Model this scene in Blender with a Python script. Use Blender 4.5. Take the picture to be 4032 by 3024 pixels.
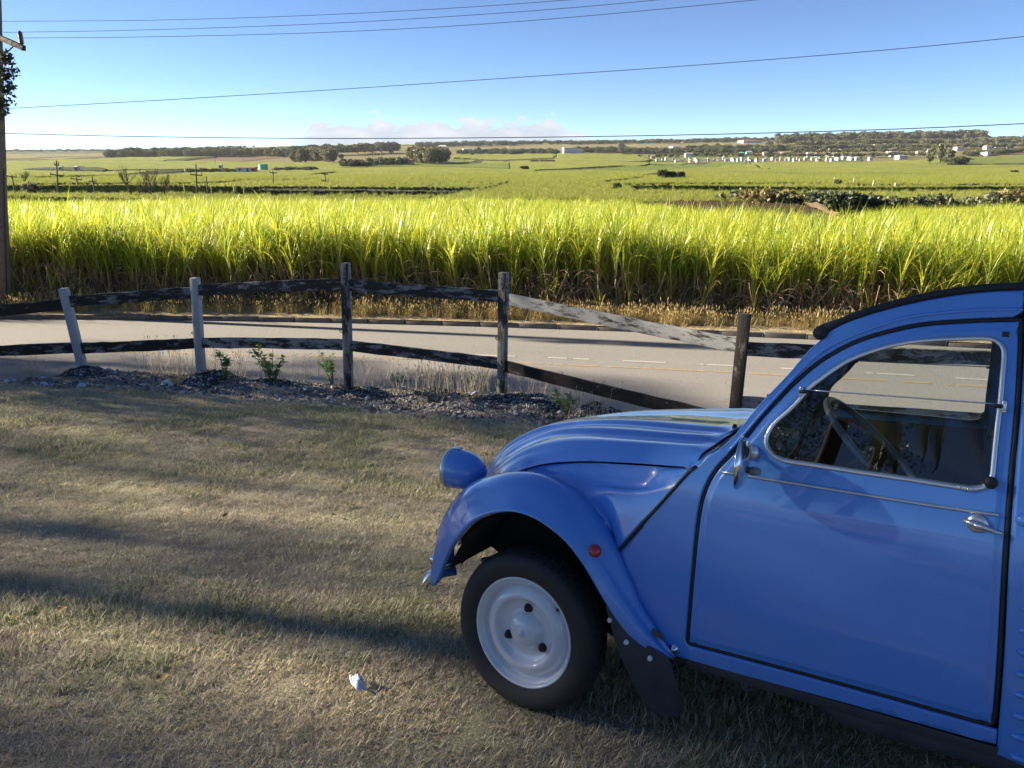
import bpy, bmesh, math, random
import numpy as np
from mathutils import Vector, Matrix
from mathutils.geometry import delaunay_2d_cdt

for _o in list(bpy.data.objects):
    bpy.data.objects.remove(_o)
SC = bpy.context.scene
COL = SC.collection
R = math.radians
rng = np.random.default_rng(7)
random.seed(7)

# ------------------------------------------------------------------ camera, sky, sun, exposure
PITCH = R(16.5)
FOC = 3013.0                       # focal length in pixels of a 4032 x 3024 frame
cam_d = bpy.data.cameras.new('camera')
cam_d.sensor_width = 36.0
cam_d.lens = 36.0 * FOC / 4032.0
cam_d.clip_start = 0.05
cam_d.clip_end = 60000.0
cam = bpy.data.objects.new('camera', cam_d)
COL.objects.link(cam)
CAM_Z = 1.6
cam.location = (0, 0, CAM_Z)
cam.rotation_euler = (R(90) - PITCH, 0, 0)
SC.camera = cam

SUN_EL = R(20.0)
SUN_H = Vector((-0.976, 0.216))    # horizontal direction towards the sun (left, a little ahead)
sun_vec = Vector((SUN_H.x * math.cos(SUN_EL), SUN_H.y * math.cos(SUN_EL), math.sin(SUN_EL)))
world = bpy.data.worlds.new('World')
SC.world = world
world.use_nodes = True
wn = world.node_tree.nodes
wl = world.node_tree.links
wn.clear()
w_out = wn.new('ShaderNodeOutputWorld')
w_bg = wn.new('ShaderNodeBackground')
w_bg.inputs['Strength'].default_value = 0.05
sky = wn.new('ShaderNodeTexSky')
sky.sky_type = 'NISHITA'
sky.sun_disc = False
sky.sun_elevation = SUN_EL
sky.sun_rotation = math.atan2(SUN_H.x, SUN_H.y)
sky.altitude = 100
sky.air_density = 0.4
sky.dust_density = 0.0
sky.ozone_density = 2.8

def wnode(t, **kw):
    n = wn.new(t)
    for k, v in kw.items():
        setattr(n, k, v)
    return n
def wmath(op, a, b=None, clamp=False):
    n = wnode('ShaderNodeMath', operation=op)
    n.use_clamp = clamp
    for i, x in enumerate((a, b)):
        if x is None:
            continue
        if isinstance(x, (int, float)):
            n.inputs[i].default_value = x
        else:
            wl.new(x, n.inputs[i])
    return n.outputs[0]
# a broken bank of low cumulus that runs round the horizon
w_tc = wnode('ShaderNodeTexCoord')
w_sep = wnode('ShaderNodeSeparateXYZ')
wl.new(w_tc.outputs['Generated'], w_sep.inputs[0])
az = wmath('ARCTAN2', w_sep.outputs[0], w_sep.outputs[1])
el = wmath('ARCSINE', w_sep.outputs[2])
w_cmb = wnode('ShaderNodeCombineXYZ')
wl.new(wmath('MULTIPLY', az, 1.0), w_cmb.inputs[0])
wl.new(wmath('MULTIPLY', el, 2.3), w_cmb.inputs[1])
n1 = wnode('ShaderNodeTexNoise')
n1.inputs['Scale'].default_value = 26.0
n1.inputs['Detail'].default_value = 7.0
n1.inputs['Roughness'].default_value = 0.55
wl.new(w_cmb.outputs[0], n1.inputs['Vector'])
n2 = wnode('ShaderNodeTexNoise', noise_dimensions='1D')
n2.inputs['Scale'].default_value = 2.2
n2.inputs['Detail'].default_value = 2.0
CLOUD_W = 7.134
wl.new(wmath('ADD', wmath('MULTIPLY', az, 1.0), CLOUD_W), n2.inputs['W'])
cover = wmath('MULTIPLY', wmath('SUBTRACT', n2.outputs['Fac'], 0.455, True), 9.0, True)     # which stretches of the horizon have cloud
top = wmath('ADD', wmath('MULTIPLY', cover, 0.05), 0.004)
dens = wmath('SUBTRACT', wmath('ADD', wmath('DIVIDE', wmath('SUBTRACT', top, el), 0.035), wmath('MULTIPLY', n1.outputs['Fac'], 2.1)), 1.32)
dens = wmath('MULTIPLY', wmath('MULTIPLY', dens, 5.0, True), cover, True)
dens = wmath('MULTIPLY', dens, wmath('GREATER_THAN', el, -0.05))
# shaded base and lit head painted into the colour by height and noise
lit = wmath('ADD', wmath('MULTIPLY', wmath('SUBTRACT', el, 0.012), 9.0), wmath('MULTIPLY', wmath('SUBTRACT', n1.outputs['Fac'], 0.5), 1.6), True)
w_mixc = wnode('ShaderNodeMix', data_type='RGBA')
w_mixc.inputs['A'].default_value = (2.7, 3.0, 3.5, 1)
w_mixc.inputs['B'].default_value = (5.2, 4.95, 4.8, 1)
wl.new(lit, w_mixc.inputs['Factor'])
w_mix = wnode('ShaderNodeMix', data_type='RGBA')
wl.new(wmath('MULTIPLY', dens, 0.93), w_mix.inputs['Factor'])
wl.new(sky.outputs[0], w_mix.inputs['A'])
wl.new(w_mixc.outputs['Result'], w_mix.inputs['B'])
wl.new(w_mix.outputs['Result'], w_bg.inputs['Color'])
wl.new(w_bg.outputs[0], w_out.inputs[0])

sun_d = bpy.data.lights.new('sun', 'SUN')
sun_d.energy = 4.7
sun_d.angle = R(0.8)
sun_d.color = (1.0, 0.87, 0.66)
sun = bpy.data.objects.new('sun', sun_d)
COL.objects.link(sun)
sun.rotation_euler = sun_vec.to_track_quat('Z', 'Y').to_euler()

SC.view_settings.view_transform = 'Standard'
SC.view_settings.look = 'None'
SC.view_settings.gamma = 1.0
SC.view_settings.exposure = 2.15
SC.cycles.max_bounces = 5
SC.cycles.volume_bounces = 0
SC.cycles.diffuse_bounces = 3
SC.cycles.glossy_bounces = 3
SC.cycles.transmission_bounces = 4
SC.cycles.transparent_max_bounces = 24
SC.cycles.use_denoising = True
SC.cycles.caustics_reflective = False
SC.cycles.caustics_refractive = False

# ------------------------------------------------------------------ helpers
def ray(u, v):
    """direction of the view through pixel (u, v) of the 4032 x 3024 photograph"""
    a, b = (u - 2016.0) / FOC, (v - 1512.0) / FOC
    return Vector((a, math.cos(PITCH) - b * math.sin(PITCH), -(b * math.cos(PITCH) + math.sin(PITCH))))

def tag(o, label=None, cat=None, group=None, kind=None):
    if label: o['label'] = label
    if cat: o['category'] = cat
    if group: o['group'] = group
    if kind: o['kind'] = kind
    return o

def empty(name, loc=(0, 0, 0), parent=None, mat=None):
    o = bpy.data.objects.new(name, None)
    o.empty_display_size = 0.1
    COL.objects.link(o)
    if parent: o.parent = parent
    if mat is not None: o.matrix_world = mat
    else: o.location = loc
    return o

def add_mesh(name, me, parent=None, loc=None):
    o = bpy.data.objects.new(name, me)
    COL.objects.link(o)
    if parent: o.parent = parent
    if loc is not None: o.location = loc
    return o

def make_mesh(name, V, F, mats=(), smooth=True, mi=None):
    me = bpy.data.meshes.new(name)
    me.from_pydata([tuple(map(float, p)) for p in V], [], [tuple(map(int, f)) for f in F])
    for m in (mats if isinstance(mats, (list, tuple)) else [mats]):
        me.materials.append(m)
    if smooth:
        me.polygons.foreach_set('use_smooth', [True] * len(me.polygons))
    if mi is not None:
        me.polygons.foreach_set('material_index', list(map(int, mi)))
    me.update()
    return me

def fast_mesh(name, V, Q, mats=(), smooth=False, mi=None):
    """many equal-sided faces (N x 3 or N x 4 index array) from numpy"""
    V = np.asarray(V, np.float32); Q = np.asarray(Q, np.int32)
    me = bpy.data.meshes.new(name)
    n, k = Q.shape
    me.vertices.add(len(V)); me.vertices.foreach_set('co', V.ravel())
    me.loops.add(n * k); me.loops.foreach_set('vertex_index', Q.ravel())
    me.polygons.add(n)
    me.polygons.foreach_set('loop_start', np.arange(0, n * k, k, dtype=np.int32))
    me.polygons.foreach_set('loop_total', np.full(n, k, np.int32))
    if mi is not None: me.polygons.foreach_set('material_index', np.asarray(mi, np.int32))
    me.polygons.foreach_set('use_smooth', np.full(n, smooth, bool))
    for m in (mats if isinstance(mats, (list, tuple)) else [mats]):
        me.materials.append(m)
    me.update(calc_edges=True)
    return me

class MB:
    """collects shapes and links them as one mesh object"""
    def __init__(s): s.V = []; s.F = []
    def add(s, V, F):
        b = len(s.V); s.V.extend([tuple(p) for p in V]); s.F.extend([tuple(i + b for i in f) for f in F]); return s
    def box(s, c, size, rot=None, bev=0.0):
        hx, hy, hz = size[0] / 2, size[1] / 2, size[2] / 2
        if bev > 0:
            b = min(bev, hx * .9, hy * .9, hz * .9)
            bm = bmesh.new(); bmesh.ops.create_cube(bm, size=1.0)
            for v in bm.verts: v.co = Vector((v.co.x * 2 * hx, v.co.y * 2 * hy, v.co.z * 2 * hz))
            bmesh.ops.bevel(bm, geom=bm.edges[:], offset=b, segments=2, affect='EDGES', profile=0.5)
            V = [v.co.copy() for v in bm.verts]
            F = [[v.index for v in f.verts] for f in bm.faces]; bm.free()
        else:
            V = [Vector((x, y, z)) for x in (-hx, hx) for y in (-hy, hy) for z in (-hz, hz)]
            F = [(0, 1, 3, 2), (4, 6, 7, 5), (0, 4, 5, 1), (2, 3, 7, 6), (0, 2, 6, 4), (1, 5, 7, 3)]
        if rot is not None: V = [rot @ v for v in V]
        return s.add([v + Vector(c) for v in V], F)
    def tube(s, pts, rad, n=8, closed=False, cap=True):
        P = [Vector(p) for p in pts]; m = len(P)
        rs = rad if hasattr(rad, '__len__') else [rad] * m
        V = []; F = []
        prev = None
        for i in range(m):
            if closed: t = P[(i + 1) % m] - P[i - 1]
            else: t = P[min(i + 1, m - 1)] - P[max(i - 1, 0)]
            if t.length < 1e-9: t = Vector((0, 0, 1))
            t.normalize()
            if prev is None:
                a = Vector((0, 0, 1)) if abs(t.z) < .9 else Vector((1, 0, 0))
                nrm = t.cross(a).normalized()
            else:
                nrm = (prev - t * prev.dot(t))
                nrm = nrm.normalized() if nrm.length > 1e-6 else t.orthogonal().normalized()
            prev = nrm; bn = t.cross(nrm)
            for k in range(n):
                an = 2 * math.pi * k / n
                V.append(P[i] + (nrm * math.cos(an) + bn * math.sin(an)) * rs[i])
        for i in range(m if closed else m - 1):
            j = (i + 1) % m
            for k in range(n):
                l = (k + 1) % n
                F.append((i * n + k, i * n + l, j * n + l, j * n + k))
        if cap and not closed:
            F.append(tuple(range(n))[::-1]); F.append(tuple((m - 1) * n + k for k in range(n)))
        return s.add(V, F)
    def lathe(s, prof, n=48, M=None, a0=0.0, a1=2 * math.pi):
        """prof: (radius, height) pairs turned about local Y"""
        full = abs(a1 - a0 - 2 * math.pi) < 1e-6
        V = []; F = []; m = len(prof); cols = n if full else n + 1
        for k in range(cols):
            an = a0 + (a1 - a0) * k / n
            for r, h in prof: V.append(Vector((r * math.cos(an), h, r * math.sin(an))))
        for k in range(n):
            l = (k + 1) % cols
            for i in range(m - 1): F.append((k * m + i, k * m + i + 1, l * m + i + 1, l * m + i))
        if M is not None: V = [M @ v for v in V]
        return s.add(V, F)
    def grid(s, P):
        P = np.asarray(P, float); a, b = P.shape[:2]
        F = [(i * b + j, (i + 1) * b + j, (i + 1) * b + j + 1, i * b + j + 1) for i in range(a - 1) for j in range(b - 1)]
        return s.add(P.reshape(-1, 3).tolist(), F)
    def build(s, name, mat, parent=None, smooth=True, sharp=None, merge=True, recalc=True, **kw):
        me = make_mesh(name, s.V, s.F, mat, smooth)
        if merge or recalc:
            bm = bmesh.new(); bm.from_mesh(me)
            if merge: bmesh.ops.remove_doubles(bm, verts=bm.verts, dist=1e-6)
            if recalc: bmesh.ops.recalc_face_normals(bm, faces=bm.faces)
            bm.to_mesh(me); bm.free()
        if smooth and sharp is not None: me.set_sharp_from_angle(angle=R(sharp))
        o = add_mesh(name, me, parent)
        tag(o, **kw)
        return o

def catmull(P, n=8, closed=False):
    P = [np.asarray(p, float) for p in P]; m = len(P); out = []
    for i in range(m if closed else m - 1):
        if closed: p0, p1, p2, p3 = P[i - 1], P[i], P[(i + 1) % m], P[(i + 2) % m]
        else: p1, p2 = P[i], P[i + 1]; p0 = P[i - 1] if i else 2 * p1 - p2; p3 = P[i + 2] if i + 2 < m else 2 * p2 - p1
        for k in range(n):
            t = k / n
            out.append(.5 * (2 * p1 + (p2 - p0) * t + (2 * p0 - 5 * p1 + 4 * p2 - p3) * t * t + (3 * p1 - p0 - 3 * p2 + p3) * t ** 3))
    if not closed: out.append(P[-1])
    return np.array(out)

def resample(P, n=None, step=None, smooth=True, closed=False):
    P = catmull(P, 10, closed) if smooth else np.asarray(P, float)
    if closed: P = np.vstack([P, P[:1]])
    d = np.r_[0, np.cumsum(np.linalg.norm(np.diff(P, axis=0), axis=1))]
    if n is None: n = max(2, int(round(d[-1] / step)) + 1)
    t = np.linspace(0, d[-1], n)
    Q = np.stack([np.interp(t, d, P[:, k]) for k in range(P.shape[1])], 1)
    return Q[:-1] if closed else Q

# ------------------------------------------------------------------ materials
class NT:
    def __init__(s, m): s.t = m.node_tree; s.n = s.t.nodes; s.l = s.t.links
    def new(s, t, **kw):
        n = s.n.new(t)
        for k, v in kw.items(): setattr(n, k, v)
        return n
    def link(s, a, b): s.l.new(a, b)
    def coord(s, kind='Object', scale=(1, 1, 1)):
        if kind == 'World':
            o = s.new('ShaderNodeNewGeometry').outputs['Position']
        else: o = s.new('ShaderNodeTexCoord').outputs[kind]
        mp = s.new('ShaderNodeMapping'); mp.inputs['Scale'].default_value = scale
        s.link(o, mp.inputs['Vector']); return mp.outputs[0]
    def noise(s, vec, scale, detail=4, rough=.55, dist=0):
        n = s.new('ShaderNodeTexNoise'); n.inputs['Scale'].default_value = scale; n.inputs['Detail'].default_value = detail
        n.inputs['Roughness'].default_value = rough; n.inputs['Distortion'].default_value = dist
        if vec is not None: s.link(vec, n.inputs['Vector'])
        return n.outputs['Fac']
    def vor(s, vec, scale, feature='F1', out='Distance'):
        n = s.new('ShaderNodeTexVoronoi'); n.feature = feature; n.inputs['Scale'].default_value = scale
        s.link(vec, n.inputs['Vector']); return n.outputs[out]
    def ramp(s, fac, stops, interp='LINEAR'):
        n = s.new('ShaderNodeValToRGB'); n.color_ramp.interpolation = interp
        e = n.color_ramp.elements
        while len(e) < len(stops): e.new(.5)
        for x, (p, c) in zip(e, stops):
            x.position = p; x.color = (*c, 1) if hasattr(c, '__len__') else (c, c, c, 1)
        s.link(fac, n.inputs[0]); return n.outputs[0]
    def mix(s, fac, a, b, mode='MIX'):
        n = s.new('ShaderNodeMix', data_type='RGBA', blend_type=mode)
        for x, k in ((fac, 'Factor'), (a, 'A'), (b, 'B')):
            i = n.inputs[k] if k != 'Factor' else n.inputs[0]
            if k == 'A': i = n.inputs[6]
            if k == 'B': i = n.inputs[7]
            if hasattr(x, 'node'): s.link(x, i)
            elif isinstance(x, (int, float)): i.default_value = x
            else: i.default_value = (*x, 1)
        return n.outputs[2]
    def math(s, op, a, b=None, clamp=False):
        n = s.new('ShaderNodeMath', operation=op); n.use_clamp = clamp
        for i, x in enumerate((a, b)):
            if x is None: continue
            if hasattr(x, 'node'): s.link(x, n.inputs[i])
            else: n.inputs[i].default_value = x
        return n.outputs[0]
    def bump(s, h, strength=.5, dist=.01):
        n = s.new('ShaderNodeBump'); n.inputs['Strength'].default_value = strength; n.inputs['Distance'].default_value = dist
        s.link(h, n.inputs['Height']); return n.outputs[0]

def newmat(name):
    m = bpy.data.materials.new(name); m.use_nodes = True
    t = NT(m); b = t.n['Principled BSDF']
    return m, t, b
def setc(t, sock, x):
    if hasattr(x, 'node'): t.link(x, sock)
    elif hasattr(x, '__len__'): sock.default_value = (*x, 1) if len(x) == 3 else x
    else: sock.default_value = x
def simple(name, col, rough=.6, metal=0, spec=.5, noise=.12, nscale=30, bump=0, coat=0):
    m, t, b = newmat(name)
    v = t.coord('Object')
    n = t.noise(v, nscale, 5)
    c = t.mix(n, tuple(x * (1 - noise) for x in col), tuple(min(1, x * (1 + noise)) for x in col))
    t.link(c, b.inputs['Base Color'])
    b.inputs['Roughness'].default_value = rough; b.inputs['Metallic'].default_value = metal
    b.inputs['Specular IOR Level'].default_value = spec
    b.inputs['Coat Weight'].default_value = coat
    if bump: t.link(t.bump(n, bump, .004), b.inputs['Normal'])
    return m
def leafmat(name, c1, c2, trans=.45, rough=.45, gloss=.06, worldnoise=None, c3=None):
    """thin leaf: diffuse + translucent + a little gloss; shade varies from plant to plant"""
    m = bpy.data.materials.new(name); m.use_nodes = True
    t = NT(m); t.n.clear()
    out = t.new('ShaderNodeOutputMaterial')
    oi = t.new('ShaderNodeObjectInfo')
    c = t.mix(oi.outputs['Random'], c1, c2)
    if worldnoise:
        sc, lo, hi = worldnoise
        f = t.ramp(t.noise(t.coord('World'), sc, 3), [(lo, (0, 0, 0)), (hi, (1, 1, 1))])
        c = t.mix(f, c, c3)
    lf = t.noise(t.coord('World'), 23.0, 2)
    c = t.mix(t.math('MULTIPLY', lf, .5), c, (c1[0] * .45, c1[1] * .5, c1[2] * .5))
    d = t.new('ShaderNodeBsdfDiffuse'); t.link(c, d.inputs[0])
    tr = t.new('ShaderNodeBsdfTranslucent'); t.link(c, tr.inputs[0])
    g = t.new('ShaderNodeBsdfGlossy'); g.inputs['Roughness'].default_value = rough; g.inputs[0].default_value = (1, 1, 1, 1)
    a = t.new('ShaderNodeMixShader'); a.inputs[0].default_value = trans
    t.link(d.outputs[0], a.inputs[1]); t.link(tr.outputs[0], a.inputs[2])
    b = t.new('ShaderNodeMixShader'); b.inputs[0].default_value = gloss
    t.link(a.outputs[0], b.inputs[1]); t.link(g.outputs[0], b.inputs[2])
    t.link(b.outputs[0], out.inputs[0])
    return m

M = {}

# ------------------------------------------------------------------ scatter (for what nobody could count)
def scatter(name, pts, rot, scl, idx, sources, label, cat):
    coll = bpy.data.collections.new(name + '_sources')
    for i, me in enumerate(sources):
        o = bpy.data.objects.new('%s_source_%02d' % (name, i), me); coll.objects.link(o)
    me = bpy.data.meshes.new(name)
    pts = np.asarray(pts, np.float32)
    me.vertices.add(len(pts)); me.vertices.foreach_set('co', pts.ravel())
    a = me.attributes.new('rot', 'FLOAT_VECTOR', 'POINT'); a.data.foreach_set('vector', np.asarray(rot, np.float32).ravel())
    s = np.asarray(scl, np.float32)
    if s.ndim == 1: s = np.repeat(s[:, None], 3, 1)
    a = me.attributes.new('scl', 'FLOAT_VECTOR', 'POINT'); a.data.foreach_set('vector', s.ravel())
    a = me.attributes.new('idx', 'INT', 'POINT'); a.data.foreach_set('value', np.asarray(idx, np.int32))
    o = add_mesh(name, me)
    ng = bpy.data.node_groups.new(name + '_nodes', 'GeometryNodeTree')
    ng.interface.new_socket('Geometry', in_out='INPUT', socket_type='NodeSocketGeometry')
    ng.interface.new_socket('Geometry', in_out='OUTPUT', socket_type='NodeSocketGeometry')
    N = ng.nodes; L = ng.links
    gi = N.new('NodeGroupInput'); go = N.new('NodeGroupOutput')
    ci = N.new('GeometryNodeCollectionInfo'); ci.inputs[0].default_value = coll
    ci.inputs['Separate Children'].default_value = True; ci.inputs['Reset Children'].default_value = True
    ip = N.new('GeometryNodeInstanceOnPoints'); ip.inputs['Pick Instance'].default_value = True
    def att(n, t):
        x = N.new('GeometryNodeInputNamedAttribute'); x.data_type = t; x.inputs[0].default_value = n; return x.outputs[0]
    L.new(gi.outputs[0], ip.inputs['Points']); L.new(ci.outputs[0], ip.inputs['Instance'])
    L.new(att('idx', 'INT'), ip.inputs['Instance Index'])
    er = N.new('FunctionNodeEulerToRotation'); L.new(att('rot', 'FLOAT_VECTOR'), er.inputs[0])
    L.new(er.outputs[0], ip.inputs['Rotation']); L.new(att('scl', 'FLOAT_VECTOR'), ip.inputs['Scale'])
    L.new(ip.outputs[0], go.inputs[0])
    md = o.modifiers.new('scatter', 'NODES'); md.node_group = ng
    tag(o, label, cat, kind='stuff')
    return o

# ------------------------------------------------------------------ the lie of the land
CAR_F = Vector((-0.85820834, 0.50814970, -0.07254192))
CAR_L = Vector((-0.51319538, -0.84654528, 0.14139164))
CAR_U = Vector((0.01043810, 0.15857166, 0.98729229))
CAR_O = Vector((0.37358, 2.95115, -2.06551 + CAM_Z))
def smooth(t):
    t = np.clip(t, 0, 1); return t * t * (3 - 2 * t)
def lawn_z(X, Y):
    """the lawn tilts towards the road under the car and eases off before the fence"""
    a = CAR_O.z - (CAR_U.x * (X - CAR_O.x) + CAR_U.y * (Y - CAR_O.y)) / CAR_U.z
    b = -.4649 - (.0441228 * (X - .27034) + .13227626 * (Y - 3.006)) / .99023
    return a + (b - a) * smooth((np.asarray(Y, float) - 4.2) / 3.3)
ROAD_Z = -2.30
def y_edge(X):        # where the lawn ends
    return np.interp(X, [-70, -8, -5.9, -4.6, -2.6, -.75, .27, 1.5, 3, 6, 15, 70], [12, 8.75, 8.5, 8.5, 8.15, 7.56, 7.46, 6.9, 6.0, 5.3, 3.2, -12])
FENCE = [(-8.6, 9.05), (-5.50, 9.40), (-3.99, 9.45), (-1.98, 9.0), (-.13, 8.8), (2.14, 7.05), (4.9, 6.45), (7.7, 5.6)]
def y_fence(X):
    return np.interp(X, [-70] + [p[0] for p in FENCE] + [70], [12.5] + [p[1] for p in FENCE] + [-10])
def y_far(X):         # far kerb of the road
    Xc = np.clip(X, -24, 14)
    return 17.9 - .15 * Xc - .0057 * Xc ** 2 + (X - Xc) * np.where(X > 0, -.3096, .1236)
ROAD_W = 6.3
def y_near(X): return y_far(X) - ROAD_W
def y_cane(X): return y_far(X) + 1.15
def bank_z(X, Y):
    X = np.asarray(X, float); Y = np.asarray(Y, float)
    top = lawn_z(X, Y)
    w0 = smooth((X + 6.4) / 1.6); start = (y_edge(X) + .12) * (1 - w0) + (y_fence(X) + .35) * w0
    s = (Y - start) / np.minimum(2.1, np.maximum(y_near(X) - start - .1, .5))
    return top + (ROAD_Z - .03 - top) * smooth(s)
HS = ([0, 11.5, 26.5, 41.5, 71.5, 90], [3.74, 4.55, 5.45, 6.2, 7.0, 7.0])
SKY_U = [-1500, 0, 500, 700, 1000, 1300, 1600, 2000, 2300, 2700, 3000, 3300, 3700, 4032, 5500]
SKY_V = [590, 589, 589, 586, 579, 572, 568, 564, 561, 557, 550, 547, 543, 538, 538]
def rr(v):
    b = (np.asarray(v, float) - 1512) / FOC
    return (math.sin(PITCH) + b * math.cos(PITCH)) / (math.cos(PITCH) - b * math.sin(PITCH))
def far_h(X, Y):
    """drop below the eye of the country beyond the first field (negative: higher than the eye)"""
    X = np.asarray(X, float); Y = np.asarray(Y, float)
    H = np.interp(Y, [80, 110, 150, 210, 380, 640, 1250], [7.0, 7.0, 6.6, 7.1, 9.4, 10.2, 8.9])
    u = 2016 + FOC * (X / Y) * 1.045
    rs = rr(np.interp(u, SKY_U, SKY_V))
    t = np.clip(np.log(np.maximum(Y, 1250) / 1250) / math.log(3200 / 1250), 0, 1)
    r = .00708 + (rs - .00708) * t ** .85
    r = np.where(Y > 1250, r, H / Y)
    h = r * Y
    h = np.where(Y > 3200, rs * 3200 + (Y - 3200) * .006, h)
    roll = 1.1 * np.sin(X / 61 + Y / 97) * np.sin(Y / 83 - X / 190) * np.clip((Y - 160) / 400, 0, 1.6)
    return h - roll
def field_h(X, Y):
    s = Y - y_cane(X)
    return np.interp(s, *HS)
def land_z(X, Y):
    X = np.asarray(X, float); Y = np.asarray(Y, float)
    w = smooth((Y - 82) / 14)
    return CAM_Z - (field_h(X, Y) * (1 - w) + far_h(X, np.maximum(Y, 60)) * w)
_TT = np.exp(np.linspace(math.log(17.5), math.log(4300), 1700))
def hit(u, v, up=2.0):
    """where the view through pixel (u, v) of the photograph meets the country beyond the road"""
    d = ray(u, v); X, Y, Z = d.x * _TT, d.y * _TT, CAM_Z + d.z * _TT
    g = Z - land_z(X, Y) - up
    i = int(np.argmax(g < 0)) if (g < 0).any() else len(g) - 1
    t = _TT[i]
    if 0 < i and g[i] < 0: t = _TT[i - 1] + (_TT[i] - _TT[i - 1]) * g[i - 1] / (g[i - 1] - g[i] + 1e-12)
    return Vector((d.x * t, d.y * t, float(land_z(d.x * t, d.y * t))))
def col_at(u, Y):
    """x of pixel column u at forward distance Y on the land"""
    X = 0.0
    for _ in range(6):
        z = float(land_z(X, Y)) - CAM_Z
        X = (u - 2016) / FOC * (Y * math.cos(PITCH) - z * math.sin(PITCH))
    return X

# ------------------------------------------------------------------ materials of the setting
def mat_lawn():
    m, t, b = newmat('lawn_soil')
    v = t.coord('World')
    c = t.mix(t.ramp(t.noise(v, .9, 4), [(.38, (0, 0, 0)), (.62, (1, 1, 1))]), (.42, .36, .28), (.32, .33, .19))
    c = t.mix(t.math('MULTIPLY', t.noise(v, 55, 6, .7), .6), c, (.2, .17, .125))
    t.link(c, b.inputs['Base Color']); b.inputs['Roughness'].default_value = .95; b.inputs['Specular IOR Level'].default_value = .1
    t.link(t.bump(t.noise(v, 70, 6, .7), .9, .02), b.inputs['Normal']); return m
def mat_gravel():
    m, t, b = newmat('verge_gravel')
    v = t.coord('World')
    vc = t.vor(v, 42, out='Color'); sep = t.new('ShaderNodeSeparateColor'); t.link(vc, sep.inputs[0])
    c = t.ramp(sep.outputs[0], [(.0, (.07, .066, .063)), (.5, (.2, .185, .17)), (.8, (.36, .34, .32)), (1, (.62, .61, .58))])
    soil = t.mix(t.noise(v, 2.3, 5), (.16, .14, .115), (.32, .285, .235))
    c = t.mix(t.ramp(t.noise(v, 1.6, 5), [(.35, (0, 0, 0)), (.6, (1, 1, 1))]), c, soil)
    t.link(c, b.inputs['Base Color']); b.inputs['Roughness'].default_value = .95; b.inputs['Specular IOR Level'].default_value = .15
    t.link(t.bump(t.vor(v, 42), 1.0, .03), b.inputs['Normal']); return m
def mat_road():
    m, t, b = newmat('asphalt')
    v = t.coord('World')
    c = t.mix(t.noise(v, .35, 5), (.142, .137, .134), (.218, .209, .202))
    c = t.mix(t.math('MULTIPLY', t.noise(t.coord('World', (.12, 1.1, 1)), 1.2, 4), .6), c, (.275, .26, .248))
    g = t.vor(v, 130, out='Color'); sep = t.new('ShaderNodeSeparateColor'); t.link(g, sep.inputs[0])
    c = t.mix(.35, c, t.ramp(sep.outputs[1], [(0, (.09, .088, .085)), (.6, (.27, .255, .24)), (1, (.46, .44, .41))]))
    # fine cracks and tar seams
    e = t.new('ShaderNodeTexVoronoi'); e.feature = 'DISTANCE_TO_EDGE'; e.inputs['Scale'].default_value = .42
    wv = t.new('ShaderNodeVectorMath', operation='ADD')
    nz = t.new('ShaderNodeTexNoise'); nz.inputs['Scale'].default_value = 1.4; nz.inputs['Detail'].default_value = 5
    t.link(v, nz.inputs['Vector']); t.link(v, wv.inputs[0]); t.link(nz.outputs['Color'], wv.inputs[1]); t.link(wv.outputs[0], e.inputs['Vector'])
    crack = t.math('MULTIPLY', t.math('LESS_THAN', e.outputs['Distance'], .004), t.ramp(t.noise(v, .25, 2), [(.5, (0, 0, 0)), (.6, (1, 1, 1))]))
    c = t.mix(t.math('MULTIPLY', crack, .3), c, (.06, .057, .055))
    t.link(c, b.inputs['Base Color']); b.inputs['Roughness'].default_value = .82; b.inputs['Specular IOR Level'].default_value = .3
    t.link(t.bump(t.noise(v, 160, 3), .5, .006), b.inputs['Normal']); return m
def mat_verge():
    m, t, b = newmat('dry_verge')
    v = t.coord('World')
    c = t.mix(t.noise(v, 1.6, 5), (.34, .26, .16), (.2, .165, .1))
    c = t.mix(t.ramp(t.noise(v, 12, 5), [(.5, (0, 0, 0)), (.7, (1, 1, 1))]), c, (.5, .4, .26))
    t.link(c, b.inputs['Base Color']); b.inputs['Roughness'].default_value = .95
    t.link(t.bump(t.noise(v, 30, 6, .7), .8, .04), b.inputs['Normal']); return m
def mat_soil(name, c1, c2, sc=.5, bumpd=.2):
    m, t, b = newmat(name)
    v = t.coord('World')
    c = t.mix(t.noise(v, sc, 6, .65), c1, c2)
    t.link(c, b.inputs['Base Color']); b.inputs['Roughness'].default_value = .95; b.inputs['Specular IOR Level'].default_value = .1
    t.link(t.bump(t.noise(v, sc * 6, 5, .7), .8, bumpd), b.inputs['Normal']); return m
def mat_crop(name, c1, c2, dark, sc=.35, rows=.9):
    m, t, b = newmat(name)
    v = t.coord('World')
    c = t.mix(t.ramp(t.noise(v, sc * .12, 4), [(.35, (0, 0, 0)), (.65, (1, 1, 1))]), c1, c2)
    st = t.noise(t.coord('World', (.25, 1.0, 1.0)), .22, 5, .65)
    c = t.mix(t.ramp(st, [(.40, (0, 0, 0)), (.66, (.9, .9, .9))]), c, dark)
    t.link(c, b.inputs['Base Color']); b.inputs['Roughness'].default_value = .8; b.inputs['Specular IOR Level'].default_value = .15
    t.link(t.bump(t.noise(t.coord('World', (1, .35, 1)), .55, 5, .75), 1.0, 2.2), b.inputs['Normal']); return m
M['lawn'] = mat_lawn(); M['gravel'] = mat_gravel(); M['road'] = mat_road(); M['verge'] = mat_verge()
M['canesoil'] = mat_soil('cane_litter', (.05, .036, .02), (.12, .085, .045), 3.0, .05)
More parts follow.
